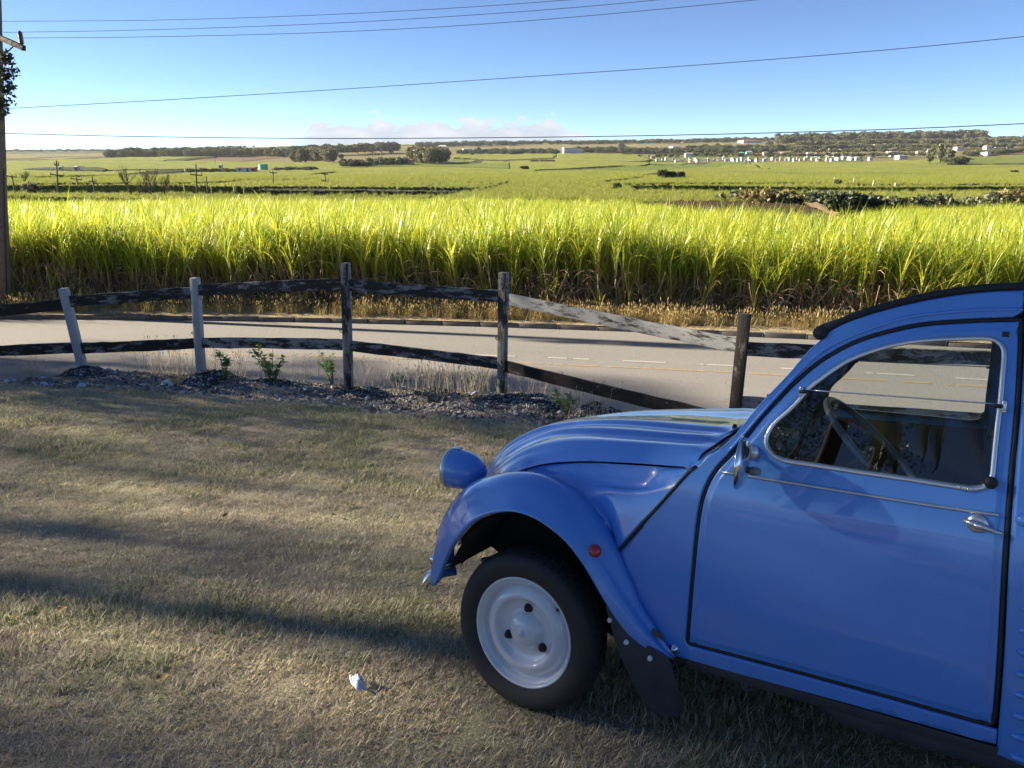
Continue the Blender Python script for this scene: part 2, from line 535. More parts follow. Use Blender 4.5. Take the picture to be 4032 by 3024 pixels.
M['land'] = mat_soil('scrub_land', (.13, .125, .05), (.2, .165, .08), .05, .4)
M['white_paint'] = simple('road_paint_white', (.36, .345, .32), .8, noise=.3, nscale=18)
M['orange_paint'] = simple('road_paint_orange', (.33, .23, .12), .85, noise=.35, nscale=5)
M['concrete'] = simple('kerb_concrete', (.13, .115, .10), .9, noise=.6, nscale=5, bump=.6)

# ------------------------------------------------------------------ ground strips
def strip(name, X, y0, y1, rows, zf, mat, kind='structure', jitter=0.0, wob=0.0):
    X = np.asarray(X, float); n = len(X); T = np.linspace(0, 1, rows)
    P = np.zeros((n, rows, 3))
    a, b = y0(X), y1(X)
    for j, t in enumerate(T):
        Y = a + (b - a) * t
        P[:, j, 0] = X; P[:, j, 1] = Y; P[:, j, 2] = zf(X, Y)
    if jitter: P[:, 1:-1, 2] += rng.normal(0, jitter, P[:, 1:-1, 2].shape)
    i = np.arange(n - 1)[:, None] * rows + np.arange(rows - 1)[None]
    Q = np.stack([i, i + rows, i + rows + 1, i + 1], -1).reshape(-1, 4)
    o = add_mesh(name, fast_mesh(name, P.reshape(-1, 3), Q, mat, True))
    tag(o, kind=kind); return o
XS = np.r_[np.linspace(-70, -14, 24)[:-1], np.linspace(-14, 12, 209), np.linspace(12, 70, 24)[1:]]
edge_w = lambda X: y_edge(X) + .07 * np.sin(X * 5.1) + .05 * np.sin(X * 13.7 + 1)
lawn = strip('lawn', XS, lambda X: X * 0 - 45.0, lambda X: X * 0 - 2.0, 14, lambda X, Y: lawn_z(X, np.maximum(Y, -6.)) , M['lawn'])
lawn_front = strip('lawn', XS, lambda X: X * 0 - 2.0, edge_w, 70, lawn_z, M['lawn'], jitter=.006)
def verge_z(X, Y):
    z = bank_z(X, Y)
    k = smooth((Y - y_edge(X)) / .5) * smooth((y_fence(X) + .6 - Y) / .5)
    return z + k * (.03 * np.sin(X * 3.3 + Y * 2) + .025 * np.sin(X * 7.9 - Y * 5.3))
strip('verge', XS, edge_w, lambda X: y_near(X) + .03, 60, verge_z, M['gravel'], jitter=.008)
strip('road', XS, y_near, y_far, 10, lambda X, Y: ROAD_Z + .045 * np.sin(np.pi * np.clip((y_far(X) - Y) / ROAD_W, 0, 1)), M['road'])
road_z = lambda X, Y: ROAD_Z + .045 * math.sin(math.pi * min(1, max(0, (float(y_far(X)) - Y) / ROAD_W)))
strip('far_verge', XS, lambda X: y_far(X) + .005, y_cane, 16, lambda X, Y: ROAD_Z + .115 + .05 * (Y - y_far(X)), M['verge'], jitter=.012)
strip('field_soil', XS, y_cane, lambda X: X * 0 + 97.0, 60, lambda X, Y: land_z(X, Y), M['canesoil'])

# kerb: single stones along the far side, some of them broken down
kerb = empty('kerb', (0, 0, 0)); tag(kerb, kind='structure')
x = -21.0; ki = 0
while x < 15.0:
    L = .92; xm = x + L / 2; y = float(y_far(xm)) + .07
    sl = math.atan2(float(y_far(xm + .5) - y_far(xm - .5)), 1.0)
    hgt = .115 + random.uniform(-.025, .015)
    mb = MB(); mb.box((0, 0, 0), (L - .012, .15, hgt + .06), bev=.018)
    k = mb.build('kerb_stone', M['concrete'], kerb, sharp=40)
    k.location = (xm, y, ROAD_Z - .06 + (hgt + .06) / 2); k.rotation_euler = (random.uniform(-.04, .04), random.uniform(-.02, .02), sl + random.uniform(-.025, .025))
    x += L; ki += 1

# painted markings
def marking(name, x0, x1, off, w, mat, n=12, gaps=0.0):
    X = np.linspace(x0, x1, n); V = []
    for q in X:
        yc = float(y_far(q)) - off
        for s in (-w / 2, w / 2): V.append((q, yc + s, road_z(q, yc + s) + .005))
    F = [(2 * i, 2 * i + 2, 2 * i + 3, 2 * i + 1) for i in range(n - 1) if random.random() >= gaps]
    o = add_mesh(name, make_mesh(name, V, F, mat, False)); tag(o, kind='structure'); return o
for i in range(-1, 8):
    x0 = .72 + i * 1.47
    marking('centre_dash', x0, x0 + .82, 2.92, .10, M['white_paint'], 14, .12)
marking('orange_line', -20, 13, 3.42, .075, M['orange_paint'], 400, .22)

# ------------------------------------------------------------------ the fields beyond
A0, A1, NA = -1.02, 1.02, 1140
avals = np.linspace(A0, A1, NA)
yvals = np.exp(np.linspace(math.log(92), math.log(4200), 270))
GA, GY = np.meshgrid(avals, yvals)          # rows: distance
GX = GA * GY
GZ = land_z(GX, GY)
def inpoly(px, py, poly):
    ins = np.zeros(px.shape, bool); n = len(poly); j = n - 1
    for i in range(n):
        xi, yi = poly[i]; xj, yj = poly[j]
        if yi != yj:
            c = ((yi > py) != (yj > py)) & (px < (xj - xi) * (py - yi) / (yj - yi) + xi)
            ins ^= c
        j = i
    return ins
CX = (GX[:-1, :-1] + GX[1:, 1:]) / 2; CY = (GY[:-1, :-1] + GY[1:, 1:]) / 2
fid = np.full(CX.shape, -1, int)
FIELDS = []
def field(kind, h, pts, label):
    W = [hit(u, v) for u, v in pts]
    # boundaries are walked in the land, with a bit of natural wander
    P = []
    for i in range(len(W)):
        a, b = W[i], W[(i + 1) % len(W)]
        for k in range(6):
            t = k / 6; P.append((math.log(a.y) * (1 - t) + math.log(b.y) * t, (a.x / a.y) * (1 - t) + (b.x / b.y) * t))
    m = inpoly(np.log(CY), CX / CY, P)
    FIELDS.append((kind, h, label)); fid[m] = len(FIELDS) - 1
CB, CM_, CD, SO, DG, WD = 'crop_bright', 'crop_mid', 'crop_dark', 'soil_brown', 'dry_grass', 'scrub_or_edge_shade'
M[CB] = mat_crop('cane_bright', (.20, .23, .035), (.27, .275, .045), (.085, .115, .022))
M[CM_] = mat_crop('cane_mid', (.14, .185, .034), (.18, .21, .038), (.07, .10, .022))
M[CD] = mat_crop('cane_young', (.095, .105, .045), (.13, .13, .055), (.06, .07, .03))
M[SO] = mat_soil('tilled_soil', (.10, .065, .042), (.16, .105, .07), .12, .5)
M[DG] = mat_crop('dry_grass', (.24, .20, .105), (.19, .17, .08), (.125, .12, .055))
M[WD] = mat_crop('scrub_or_edge_shade', (.055, .065, .028), (.08, .085, .038), (.035, .042, .018))  # scrub colour, also used as painted shade along cane edges
# everything is bright cane first, then the pieces laid over it
field(CB, 2.0, [(-1600, 790), (-1600, 640), (600, 633), (1400, 640), (2000, 620), (3000, 640), (4032, 610), (5600, 610), (5600, 800)], 'wide pale green cane fields filling the valley floor')
field(DG, .5, [(-1600, 634), (0, 622), (400, 614), (620, 606), (620, 590), (0, 590), (-1600, 592)], 'tan rough pasture below the skyline beside the utility pole')
field(CD, .8, [(-200, 604), (420, 600), (640, 600), (640, 588), (-200, 592)], 'dull scrub land along the skyline beside the utility pole')
field(CB, 2.0, [(-1600, 640), (-1600, 626), (60, 627), (300, 620), (600, 617), (850, 614), (850, 640)], 'thin bright cane strip under the tan pasture')
field(CB, 2.0, [(640, 600), (780, 590), (1000, 583), (1000, 580), (700, 589)], 'sliver of bright cane on the skyline behind the long wood')
field(CB, 2.0, [(1080, 578), (1500, 574), (1800, 572), (1860, 568), (1400, 568), (1100, 575)], 'bright cane strip on the skyline under the cloud bank')
field(SO, .15, [(650, 634), (880, 634), (1120, 618), (1130, 612), (860, 612), (730, 624)], 'brown tilled field below the long dark wood')
field(CB, 2.2, [(450, 626), (700, 618), (850, 613), (850, 616), (640, 633), (450, 634)], 'pale cane wedge in front of the brown tilled field')
field(WD, 2.4, [(90, 668), (180, 660), (330, 656), (420, 668), (410, 676), (200, 671)], 'dark scrubby clump with a white hut among the cane')
field(CD, 1.2, [(60, 703), (420, 693), (760, 678), (980, 676), (980, 671), (700, 672), (400, 688), (60, 699)], 'dark grassy strip crossing the cane')
field(CD, .8, [(-1600, 764), (-1600, 732), (60, 731), (640, 729), (900, 734), (1000, 739), (1890, 746), (1768, 772), (1000, 764), (600, 759), (60, 760)], 'olive strip of young cane across the valley')
field(SO, .1, [(-1600, 802), (-1600, 775), (20, 774), (350, 777), (760, 786), (770, 802)], 'bare brown strip behind the yellow cane at the utility pole')
field(CB, 1.8, [(100, 774), (100, 759), (600, 757), (1000, 763), (1500, 772), (1768, 778), (1770, 800), (770, 800), (640, 780), (350, 775)], 'low bright cane strip behind the near field')
field(CM_, 2.2, [(1330, 660), (1650, 655), (1880, 660), (2010, 664), (2010, 642), (1800, 628), (1560, 642)], 'deep green cane patch below the casuarina grove')
field(CB, 2.2, [(1780, 620), (1830, 603), (2190, 604), (2195, 622), (2010, 632), (1880, 626)], 'bright sloping cane field under the big white house')
field(CB, 2.2, [(2190, 622), (2195, 606), (2520, 608), (2565, 630), (2520, 636), (2250, 634)], 'bright cane field just left of the white housing row')
field(SO, .15, [(2090, 636), (2185, 638), (2190, 630), (2100, 630)], 'small bare earth patch between the cane fields')
field(CD, .7, [(2470, 732), (2600, 730), (3300, 738), (4032, 736), (5600, 734), (5600, 755), (4000, 752), (3200, 756), (2900, 754), (2500, 748)], 'olive strip of young cane below the long dark cane edge')
field(CM_, .3, [(2510, 610), (2570, 634), (3400, 630), (3380, 604), (2700, 600)], 'grassy ground under the white housing row')
field(DG, .5, [(1990, 590), (2300, 592), (2600, 595), (2800, 588), (2850, 575), (2560, 564), (2300, 568), (2000, 572)], 'tan dry hillside above the white building')
field(DG, .4, [(2850, 578), (2980, 590), (3140, 586), (3060, 566), (2950, 560), (2840, 562)], 'tan open slope beneath the red roofed farm')
field(CM_, 2.0, [(3640, 646), (3850, 622), (4032, 608), (5600, 604), (5600, 640), (4032, 648)], 'green cane rise at the edge of the frame under the houses')
field(CM_, 2.0, [(1500, 712), (1850, 706), (2050, 716), (1990, 735), (1900, 742), (1560, 736)], 'greener lower half of the big central cane field')
field(CM_, 2.0, [(2200, 660), (2560, 645), (2860, 636), (2950, 642), (2700, 662), (2400, 672)], 'greener cane slope under the curving hedge line')
field(CM_, 2.0, [(3000, 680), (3500, 676), (4032, 690), (4600, 690), (4600, 712), (4032, 712), (3400, 700)], 'greener band of cane across the wide slope below the town')
field(CB, 2.3, [(2100, 672), (2280, 668), (2560, 652), (2560, 640), (2300, 636), (2180, 640)], 'yellow cane wedge above the curving hedge line')
def hedge_or_shade_line(pts, tpx, h, lab):  # hedges, and dark strips that paint in the shaded cane edges
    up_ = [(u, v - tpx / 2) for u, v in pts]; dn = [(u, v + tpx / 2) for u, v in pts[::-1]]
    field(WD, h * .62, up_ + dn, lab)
for pts, tpx, h, lab in [
    ([(-200, 632), (20, 630), (136, 630), (294, 624), (407, 620), (497, 618)], 5, 2.6, 'dark hedge line below the tan pasture'),
    ([(646, 633), (730, 627), (850, 617)], 5, 2.6, 'dark hedge line beneath the brown tilled field'),
    ([(416, 672), (506, 669), (723, 669)], 5, 2.6, 'dark hedge line right of the scrubby clump'),
    ([(60, 698), (316, 697), (497, 687), (583, 678), (723, 668)], 6, 2.6, 'dark curving hedge behind the wispy trees'),
    ([(100, 725), (452, 723), (723, 722), (886, 717), (1010, 706)], 7, 2.6, 'dark strip for the shaded cane edge above the olive strip behind the wispy trees'),
    ([(1000, 706), (1181, 708), (1253, 702)], 4, 2.5, 'short dark strip for the shaded cane edge under the storage tank'),
    ([(1090, 697), (1226, 686), (1325, 677)], 4, 2.5, 'dark slanting strip for the shaded cane edge below the village'),
    ([(1000, 737), (1271, 738), (1542, 740), (1904, 745), (1960, 732), (2000, 718)], 7, 2.6, 'long dark strip for the shaded edge of the big central cane field'),
    ([(1780, 784), (2000, 787), (2407, 785), (2540, 790)], 6, 2.2, 'dark strip for the shaded cane edge just behind the near field'),
    ([(1690, 642), (1860, 641), (1905, 631), (2010, 633)], 5, 2.5, 'dark hedge above the deep green cane'),
    ([(1610, 704), (1723, 706)], 3, 2.3, 'short dark crease in the central cane field'), ([(1723, 688), (1836, 686)], 3, 2.3, 'upper short dark crease in the central cane field'),
    ([(2000, 632), (2181, 624), (2194, 613)], 6, 2.7, 'dark hedge under the bright sloping cane field'),
    ([(2108, 671), (2271, 665), (2429, 657), (2565, 648), (2700, 647), (2859, 635)], 5, 2.6, 'dark curving hedge line through the cane below the white building'),
    ([(2375, 715), (2452, 708), (2529, 699), (2542, 688), (2600, 685)], 7, 2.8, 'dark hedge leading to the clump of dark trees'),
    ([(2466, 727), (2678, 723), (3000, 723), (3240, 722)], 6, 2.5, 'long dark strip for the shaded cane edge above the olive strip'),
    ([(3321, 727), (3529, 729), (3986, 727), (4400, 727)], 6, 2.5, 'dark strip for the shaded cane edge behind the pale poles'),
    ([(3909, 646), (4032, 646), (4400, 646)], 5, 2.5, 'dark hedge across the green cane rise'), ([(2952, 640), (2985, 654), (3034, 664)], 4, 1.0, 'dark drainage line running down the cane slope')]:
    hedge_or_shade_line(pts, tpx, h, lab)
GRASSY = CM_
def grid_mesh(name, mask, h, mat, bumpy, smoothit):
    """top of a crop with its side walls, cut from the land's own grid"""
    r, c = np.nonzero(mask)
    nr, nc = GX.shape
    used = np.zeros((nr, nc), bool)
    for dr in (0, 1):
        for dc in (0, 1): used[r + dr, c + dc] = True
    ids = np.full((nr, nc), -1, int); ids[used] = np.arange(used.sum())
    n = used.sum()
    top = np.stack([GX[used], GY[used], GZ[used] + h + (rng.normal(0, 1, n) * bumpy if bumpy else 0)], 1)
    V = [top]
    Q = [np.stack([ids[r, c], ids[r, c + 1], ids[r + 1, c + 1], ids[r + 1, c]], 1)]
    if h > 0:
        base = top.copy(); base[:, 2] = GZ[used] - .3; V.append(base)
        pm = np.pad(mask, 1)
        for (dr, dc, e0, e1) in ((-1, 0, (0, 0), (0, 1)), (1, 0, (1, 1), (1, 0)), (0, -1, (1, 0), (0, 0)), (0, 1, (0, 1), (1, 1))):
            out = ~pm[r + 1 + dr, c + 1 + dc]
            i0 = ids[r[out] + e0[0], c[out] + e0[1]]; i1 = ids[r[out] + e1[0], c[out] + e1[1]]
            Q.append(np.stack([i1, i0, i0 + n, i1 + n], 1))
    return fast_mesh(name, np.vstack(V), np.vstack(Q), mat, smoothit)
base_mask = np.ones(CX.shape, bool)
hills = add_mesh('hills', grid_mesh('hills', base_mask, 0, M['land'], 0, True)); tag(hills, kind='structure')
for i, (k, h, lab) in enumerate(FIELDS):
    mk = fid == i
    if mk.sum() < 4: continue
    nm = {'crop_bright': 'cane_field', 'crop_mid': 'cane_field', 'crop_dark': 'young_cane_field', 'soil_brown': 'tilled_field', 'dry_grass': 'pasture', 'scrub_or_edge_shade': 'hedge'}[k]
    o = add_mesh(nm, grid_mesh(nm, mk, max(h, .06), M[k], .0 if h < .3 else .035 * h, True))
    if nm == 'hedge': tag(o, lab, 'hedge', kind='stuff')  # includes the dark strips drawn for cane edge shade
    else: tag(o, lab, kind='structure')

# ------------------------------------------------------------------ the car
def mat_paint(name, col, dust=.25):
    m, t, b = newmat(name)
    v = t.coord('Object')
    c = t.mix(t.noise(v, 2.5, 4), tuple(x * .94 for x in col), tuple(x * 1.05 for x in col))
    spk = t.ramp(t.noise(v, 160, 2), [(.70, (0, 0, 0)), (.78, (1, 1, 1))])
    c = t.mix(t.math('MULTIPLY', spk, dust * .4), c, (.35, .36, .38))
    t.link(c, b.inputs['Base Color'])
    b.inputs['Roughness'].default_value = .28
    b.inputs['Specular IOR Level'].default_value = .5
    b.inputs['Coat Weight'].default_value = 1.0
    rg = t.ramp(t.noise(v, 5, 5), [(.3, (.015, .015, .015)), (.75, (.07, .07, .07))])
    t.link(rg, b.inputs['Coat Roughness'])
    t.link(t.bump(t.noise(v, 7, 2), .06, .004), b.inputs['Coat Normal'])
    return m
M['blue'] = mat_paint('blue_paint', (.085, .26, .70))
M['black'] = simple('black_rubber', (.012, .012, .013), .55, noise=.3)
M['tyre'] = simple('tyre_rubber', (.022, .022, .023), .7, noise=.25, nscale=60, bump=.3)
M['wheelpaint'] = mat_paint('wheel_paint', (.68, .70, .72), .6)
M['chrome'] = simple('chrome', (.72, .73, .75), .14, 1.0, noise=.04)
M['alu'] = simple('aluminium_trim', (.66, .67, .69), .3, .85, noise=.06)
M['dark'] = simple('under_body', (.02, .02, .02), .9, noise=.4)
M['grey'] = simple('chassis_grey', (.06, .062, .066), .7, noise=.4, nscale=12)
M['red'] = simple('red_reflector', (.42, .025, .015), .25, noise=.1, coat=.6)
M['orange'] = simple('orange_lens', (.75, .22, .02), .2, noise=.05, coat=.6)
M['flap'] = simple('mud_flap', (.028, .032, .042), .6, noise=.5, nscale=18)
M['interior'] = simple('interior_trim', (.05, .048, .05), .8, noise=.3)
M['seat'] = simple('seat_cloth', (.26, .12, .06), .9, noise=.4, nscale=9)
M['cream'] = simple('wheel_grey_plastic', (.22, .23, .24), .4, noise=.1)
M['fabric'] = simple('roof_fabric', (.016, .017, .02), .8, noise=.3, nscale=80)
M['white'] = simple('white_rivet', (.75, .75, .73), .5, noise=.1)
def mat_glass():
    m = bpy.data.materials.new('window_glass'); m.use_nodes = True
    t = NT(m); t.n.clear(); out = t.new('ShaderNodeOutputMaterial')
    tr = t.new('ShaderNodeBsdfTransparent'); tr.inputs[0].default_value = (.86, .90, .90, 1)
    g = t.new('ShaderNodeBsdfGlossy'); g.inputs['Roughness'].default_value = .0
    f = t.new('ShaderNodeFresnel'); f.inputs[0].default_value = 1.52
    mx = t.new('ShaderNodeMixShader')
    t.link(t.math('MULTIPLY', f.outputs[0], 1.7, True), mx.inputs[0])
    t.link(tr.outputs[0], mx.inputs[1]); t.link(g.outputs[0], mx.inputs[2]); t.link(mx.outputs[0], out.inputs[0]); return m
M['glass'] = mat_glass()
def mat_lens():
    m, t, b = newmat('lamp_glass'); b.inputs['Base Color'].default_value = (.7, .72, .74, 1)
    b.inputs['Roughness'].default_value = .12; b.inputs['Metallic'].default_value = .6; return m
M['lens'] = mat_lens()

car = empty('car', mat=Matrix(((CAR_F.x, CAR_L.x, CAR_U.x, CAR_O.x), (CAR_F.y, CAR_L.y, CAR_U.y, CAR_O.y), (CAR_F.z, CAR_L.z, CAR_U.z, CAR_O.z), (0, 0, 0, 1))))
tag(car, 'glossy blue vintage car with round fender and separate headlamp parked on the lawn', 'car')

def base_y(x):
    return np.interp(x, [0, 1.5, 1.8, 2.2, 2.95], [.58, .6472, .66, .665, .635])
def S(x, z):
    """half width of the cab at distance x behind the front axle and height z"""
    x = np.asarray(x, float); z = np.asarray(z, float)
    return base_y(x) - .195 * .028 * np.logaddexp(0, (z - .955) / .028) - .02 * np.maximum(0, .55 - z) / .3 + .012 - .075 * np.clip(z - .5, 0, .48) ** 2
def C(x, y, z, s=1): return (-x, s * y, z)       # car coordinates (x rearwards) -> local

def poly_offset(P, d):
    """offset a closed polyline by d to its left (inside for counter-clockwise loops)"""
    P = np.asarray(P, float)
    t = np.roll(P, -1, 0) - np.roll(P, 1, 0); t /= np.linalg.norm(t, axis=1)[:, None] + 1e-12
    return P + np.stack([-t[:, 1], t[:, 0]], 1) * d
def area(P):
    x, y = np.asarray(P).T; return .5 * np.sum(x * np.roll(y, -1) - np.roll(x, -1) * y)
def dist_to(loop, Q):
    A = np.asarray(loop); B = np.roll(A, -1, 0); D = np.full(len(Q), 9.)
    for a, b in zip(A, B):
        ab = b - a; t = np.clip(((Q - a) @ ab) / (ab @ ab + 1e-15), 0, 1)
        D = np.minimum(D, np.linalg.norm(Q - (a + t[:, None] * ab), axis=1))
    return D
def panel(name, outer, holes, mat, parent, s=1, prof=((0, -.008), (.003, -.003), (.008, 0)), surf=S, off=0., thick=.004, spacing=.035, hprof=None):
    """sheet panel on the car's side: outline and openings in (x, z), rolled edges from prof = (distance in, offset out)"""
    hprof = hprof or prof
    outer = np.asarray(outer); outer = outer if area(outer) > 0 else outer[::-1]
    hs = [np.asarray(h) if area(h) < 0 else np.asarray(h)[::-1] for h in holes]
    V = []; E = []
    for L, pr in [(outer, prof)] + [(h, hprof) for h in hs]:
        for d, _ in pr:
            P = poly_offset(L, d) if d else L
            b = len(V); V.extend(P.tolist()); E.extend([(b + i, b + (i + 1) % len(P)) for i in range(len(P))] if d == 0 else [])
    lo = outer.min(0); hi = outer.max(0)
    gx = np.arange(lo[0], hi[0], spacing); gz = np.arange(lo[1], hi[1], spacing)
    G = np.stack(np.meshgrid(gx, gz), -1).reshape(-1, 2)
    ins = inpoly(G[:, 0], G[:, 1], outer) & (dist_to(outer, G) > prof[-1][0] + .008)
    for h in hs: ins &= ~inpoly(G[:, 0], G[:, 1], h) & (dist_to(h, G) > hprof[-1][0] + .008)
    V.extend(G[ins].tolist())
    res = delaunay_2d_cdt([Vector(v) for v in V], E, [], 0, 1e-6)
    VV = np.array([(v.x, v.y) for v in res[0]]); T = np.array([list(f) for f in res[2]])
    c = VV[T].mean(1)
    ok = inpoly(c[:, 0], c[:, 1], outer)
    for h in hs: ok &= ~inpoly(c[:, 0], c[:, 1], h)
    T = T[ok]
    dl = np.interp(dist_to(outer, VV), [p[0] for p in prof], [p[1] for p in prof])
    for h in hs: dl = np.minimum(dl, np.interp(dist_to(h, VV), [p[0] for p in hprof], [p[1] for p in hprof]))
    y = surf(VV[:, 0], VV[:, 1]) + dl + off
    P = np.stack([-VV[:, 0], s * y, VV[:, 1]], 1)
    n = np.cross(P[T[:, 1]] - P[T[:, 0]], P[T[:, 2]] - P[T[:, 0]])
    fl = n[:, 1] * s < 0; T[fl] = T[fl][:, ::-1]
    used = np.unique(T); mp = np.full(len(P), -1); mp[used] = np.arange(len(used))
    # true surface normals inside the panel, mesh normals on its rolled edges
    fn = np.cross(P[T[:, 1]] - P[T[:, 0]], P[T[:, 2]] - P[T[:, 0]]); vn = np.zeros_like(P)
    for k in range(3): np.add.at(vn, T[:, k], fn)
    vn /= np.linalg.norm(vn, axis=1)[:, None] + 1e-12
    e = .004; Sx = (surf(VV[:, 0] + e, VV[:, 1]) - surf(VV[:, 0] - e, VV[:, 1])) / (2 * e); Sz = (surf(VV[:, 0], VV[:, 1] + e) - surf(VV[:, 0], VV[:, 1] - e)) / (2 * e)
    an = np.stack([Sx, np.full(len(Sx), float(s)), -Sz], 1); an /= np.linalg.norm(an, axis=1)[:, None]
    inner = dist_to(outer, VV) >= prof[-1][0] - 1e-4
    for h in hs: inner &= dist_to(h, VV) >= hprof[-1][0] - 1e-4
    vn[inner] = an[inner]
    me = fast_mesh(name, P[used], mp[T], mat, True)
    me.normals_split_custom_set_from_vertices([tuple(v) for v in vn[used]])
    return add_mesh(name, me, parent)
def side_tube(name, path, rad, off, mat, parent, s=1, n=8, closed=False, surf=S, **kw):
    pts = [C(x, float(surf(x, z)) + off, z, s) for x, z in path]
    mb = MB(); mb.tube(pts, rad, n, closed); return mb.build(name, mat, parent, **kw)
def side_ribbon(name, path, w, h, off, mat, parent, s=1, closed=True, surf=S):
    """flat strip of width w and thickness h laid on the side along a closed path (outer edge = path)"""
    P = np.asarray(path); P = P if area(P) > 0 else P[::-1]
    rows = [(0, off - .004), (0, off + h * .6), (w * .25, off + h), (w * .75, off + h), (w, off + h * .5), (w, off - .006)]
    mb = MB(); n = len(P); V = []; F = []
    for d, o in rows:
        Q = poly_offset(P, d)
        V += [C(x, float(surf(x, z)) + o, z, s) for x, z in Q]
    for r in range(len(rows) - 1):
        for i in range(n):
            j = (i + 1) % n; F.append((r * n + i, r * n + j, (r + 1) * n + j, (r + 1) * n + i))
    mb.add(V, F); return mb.build(name, mat, parent)

# outlines read off the real car, in (x, z)
GAP_TOP = [(1.445, 1.490), (1.376, 1.486), (1.276, 1.477), (1.197, 1.465), (1.117, 1.441), (1.062, 1.420), (1.006, 1.389), (.95, 1.348), (.907, 1.307), (.865, 1.259),
           (.794, 1.169), (.752, 1.102), (.708, 1.040), (.672, .994), (.651, .955), (.637, .914), (.627, .868), (.620, .797), (.614, .677), (.609, .556), (.602, .429), (.600, .398)]
GAP_BOT = [(.607, .389), (.672, .3905), (.832, .393), (.991, .394), (1.14, .3945), (1.279, .394), (1.408, .393), (1.458, .393)]
GAP_REAR = [(1.466, .402), (1.466, .489), (1.462, .639), (1.457, .785), (1.454, .929), (1.452, 1.066), (1.453, 1.21), (1.451, 1.349), (1.447, 1.472)]
door_loop = np.vstack([resample(GAP_TOP, step=.02), resample(GAP_BOT, step=.03), resample(GAP_REAR, step=.03)])
door_ccw = door_loop if area(door_loop) > 0 else door_loop[::-1]
GAPW = .0052
door_in = poly_offset(door_ccw, GAPW)
gap_out = poly_offset(door_loop, -GAPW if area(door_loop) > 0 else GAPW)
nt, nb = len(resample(GAP_TOP, step=.02)), len(resample(GAP_BOT, step=.03))
WIN = [(.870, 1.201), (.898, 1.237), (.925, 1.276), (.945, 1.294), (.982, 1.328), (1.023, 1.360), (1.065, 1.383), (1.12, 1.406), (1.174, 1.422), (1.227, 1.432), (1.304, 1.440),
       (1.367, 1.444), (1.388, 1.441), (1.405, 1.431), (1.416, 1.414), (1.420, 1.395), (1.420, 1.347), (1.420, 1.270), (1.418, 1.195), (1.417, 1.128), (1.416, 1.076),
       (1.408, 1.052), (1.39, 1.036), (1.367, 1.031), (1.335, 1.030), (1.215, 1.033), (1.084, 1.035), (.98, 1.037), (.882, 1.039), (.844, 1.049), (.821, 1.067), (.810, 1.088), (.809, 1.111), (.823, 1.147), (.845, 1.175)]
win_loop = resample(WIN, step=.018, closed=True)
win_ccw = win_loop if area(win_loop) > 0 else win_loop[::-1]
FEND_IN = [(.544, .604, .332), (.511, .602, .372), (.482, .600, .413), (.452, .598, .455), (.423, .596, .493), (.402, .595, .554), (.370, .590, .614), (.348, .586, .663),
           (.321, .581, .693), (.294, .577, .728), (.240, .567, .780), (.185, .557, .820), (.128, .546, .846), (.041, .528, .866), (-.051, .508, .861), (-.161, .483, .836)]
DIAG = [(.348, .663), (.419, .758), (.485, .844), (.535, .910), (.582, .973)]
APIL = [(.602, .989), (.636, 1.031), (.667, 1.051), (.707, 1.093), (.730, 1.125), (.769, 1.186), (.815, 1.247), (.860, 1.303), (.888, 1.344), (.916, 1.381), (.947, 1.415)]
RAIL = [(.968, 1.441), (1.028, 1.475), (1.139, 1.516), (1.244, 1.544), (1.346, 1.562), (1.447, 1.569)]
GROOVE = [(1.447, 1.517), (1.349, 1.513), (1.248, 1.501), (1.169, 1.486), (1.087, 1.455), (1.004, 1.414), (.947, 1.374), (.90, 1.322), (.861, 1.272), (.80, 1.19), (.745, 1.11), (.70, 1.048)]

def shell_outline():
    front = [(x, z) for x, y, z in FEND_IN[:8]]
    up = DIAG[1:] + APIL + RAIL
    a = np.vstack([resample(front, step=.02), resample(up, step=.02)[1:]])
    notch_top = gap_out[:nt]                    # from the top rear corner round to the front bottom corner
    notch_bot = gap_out[nt:nt + nb]
    end = np.array([(1.476, .386), (1.476, .342)])
    sill = resample([(1.476, .340), (1.163, .338), (.791, .332), (.575, .331)], step=.04)
    return np.vstack([a, [[1.4475, 1.545], [1.4475, 1.51]], notch_top[1:], notch_bot, end, sill[1:]])

RIBS = [(1.508, .326), (1.505, .387), (1.503, .447), (1.502, .508), (1.500, .566), (1.499, .626), (1.498, .685), (1.497, .742), (1.495, .801), (1.493, .859)]
def rear_outline():
    P = [(1.478, .312), (1.476, .45), (1.472, .639), (1.466, .785), (1.462, .93), (1.460, 1.07), (1.461, 1.21), (1.459, 1.35), (1.456, 1.47), (1.455, 1.572)]
    top = [(1.5, 1.577), (1.8, 1.583), (2.6, 1.575), (2.9, 1.54), (2.97, 1.45), (3.0, 1.2), (3.0, .6), (2.96, .38)]
    arch = [(2.4 + .36 * math.cos(a), .30 + .36 * math.sin(a)) for a in np.linspace(R(5), R(175), 14)]
    return np.vstack([resample(P, step=.04), resample(top, step=.05), arch, [(2.0, .298), (1.8, .298), (1.56, .298)]])

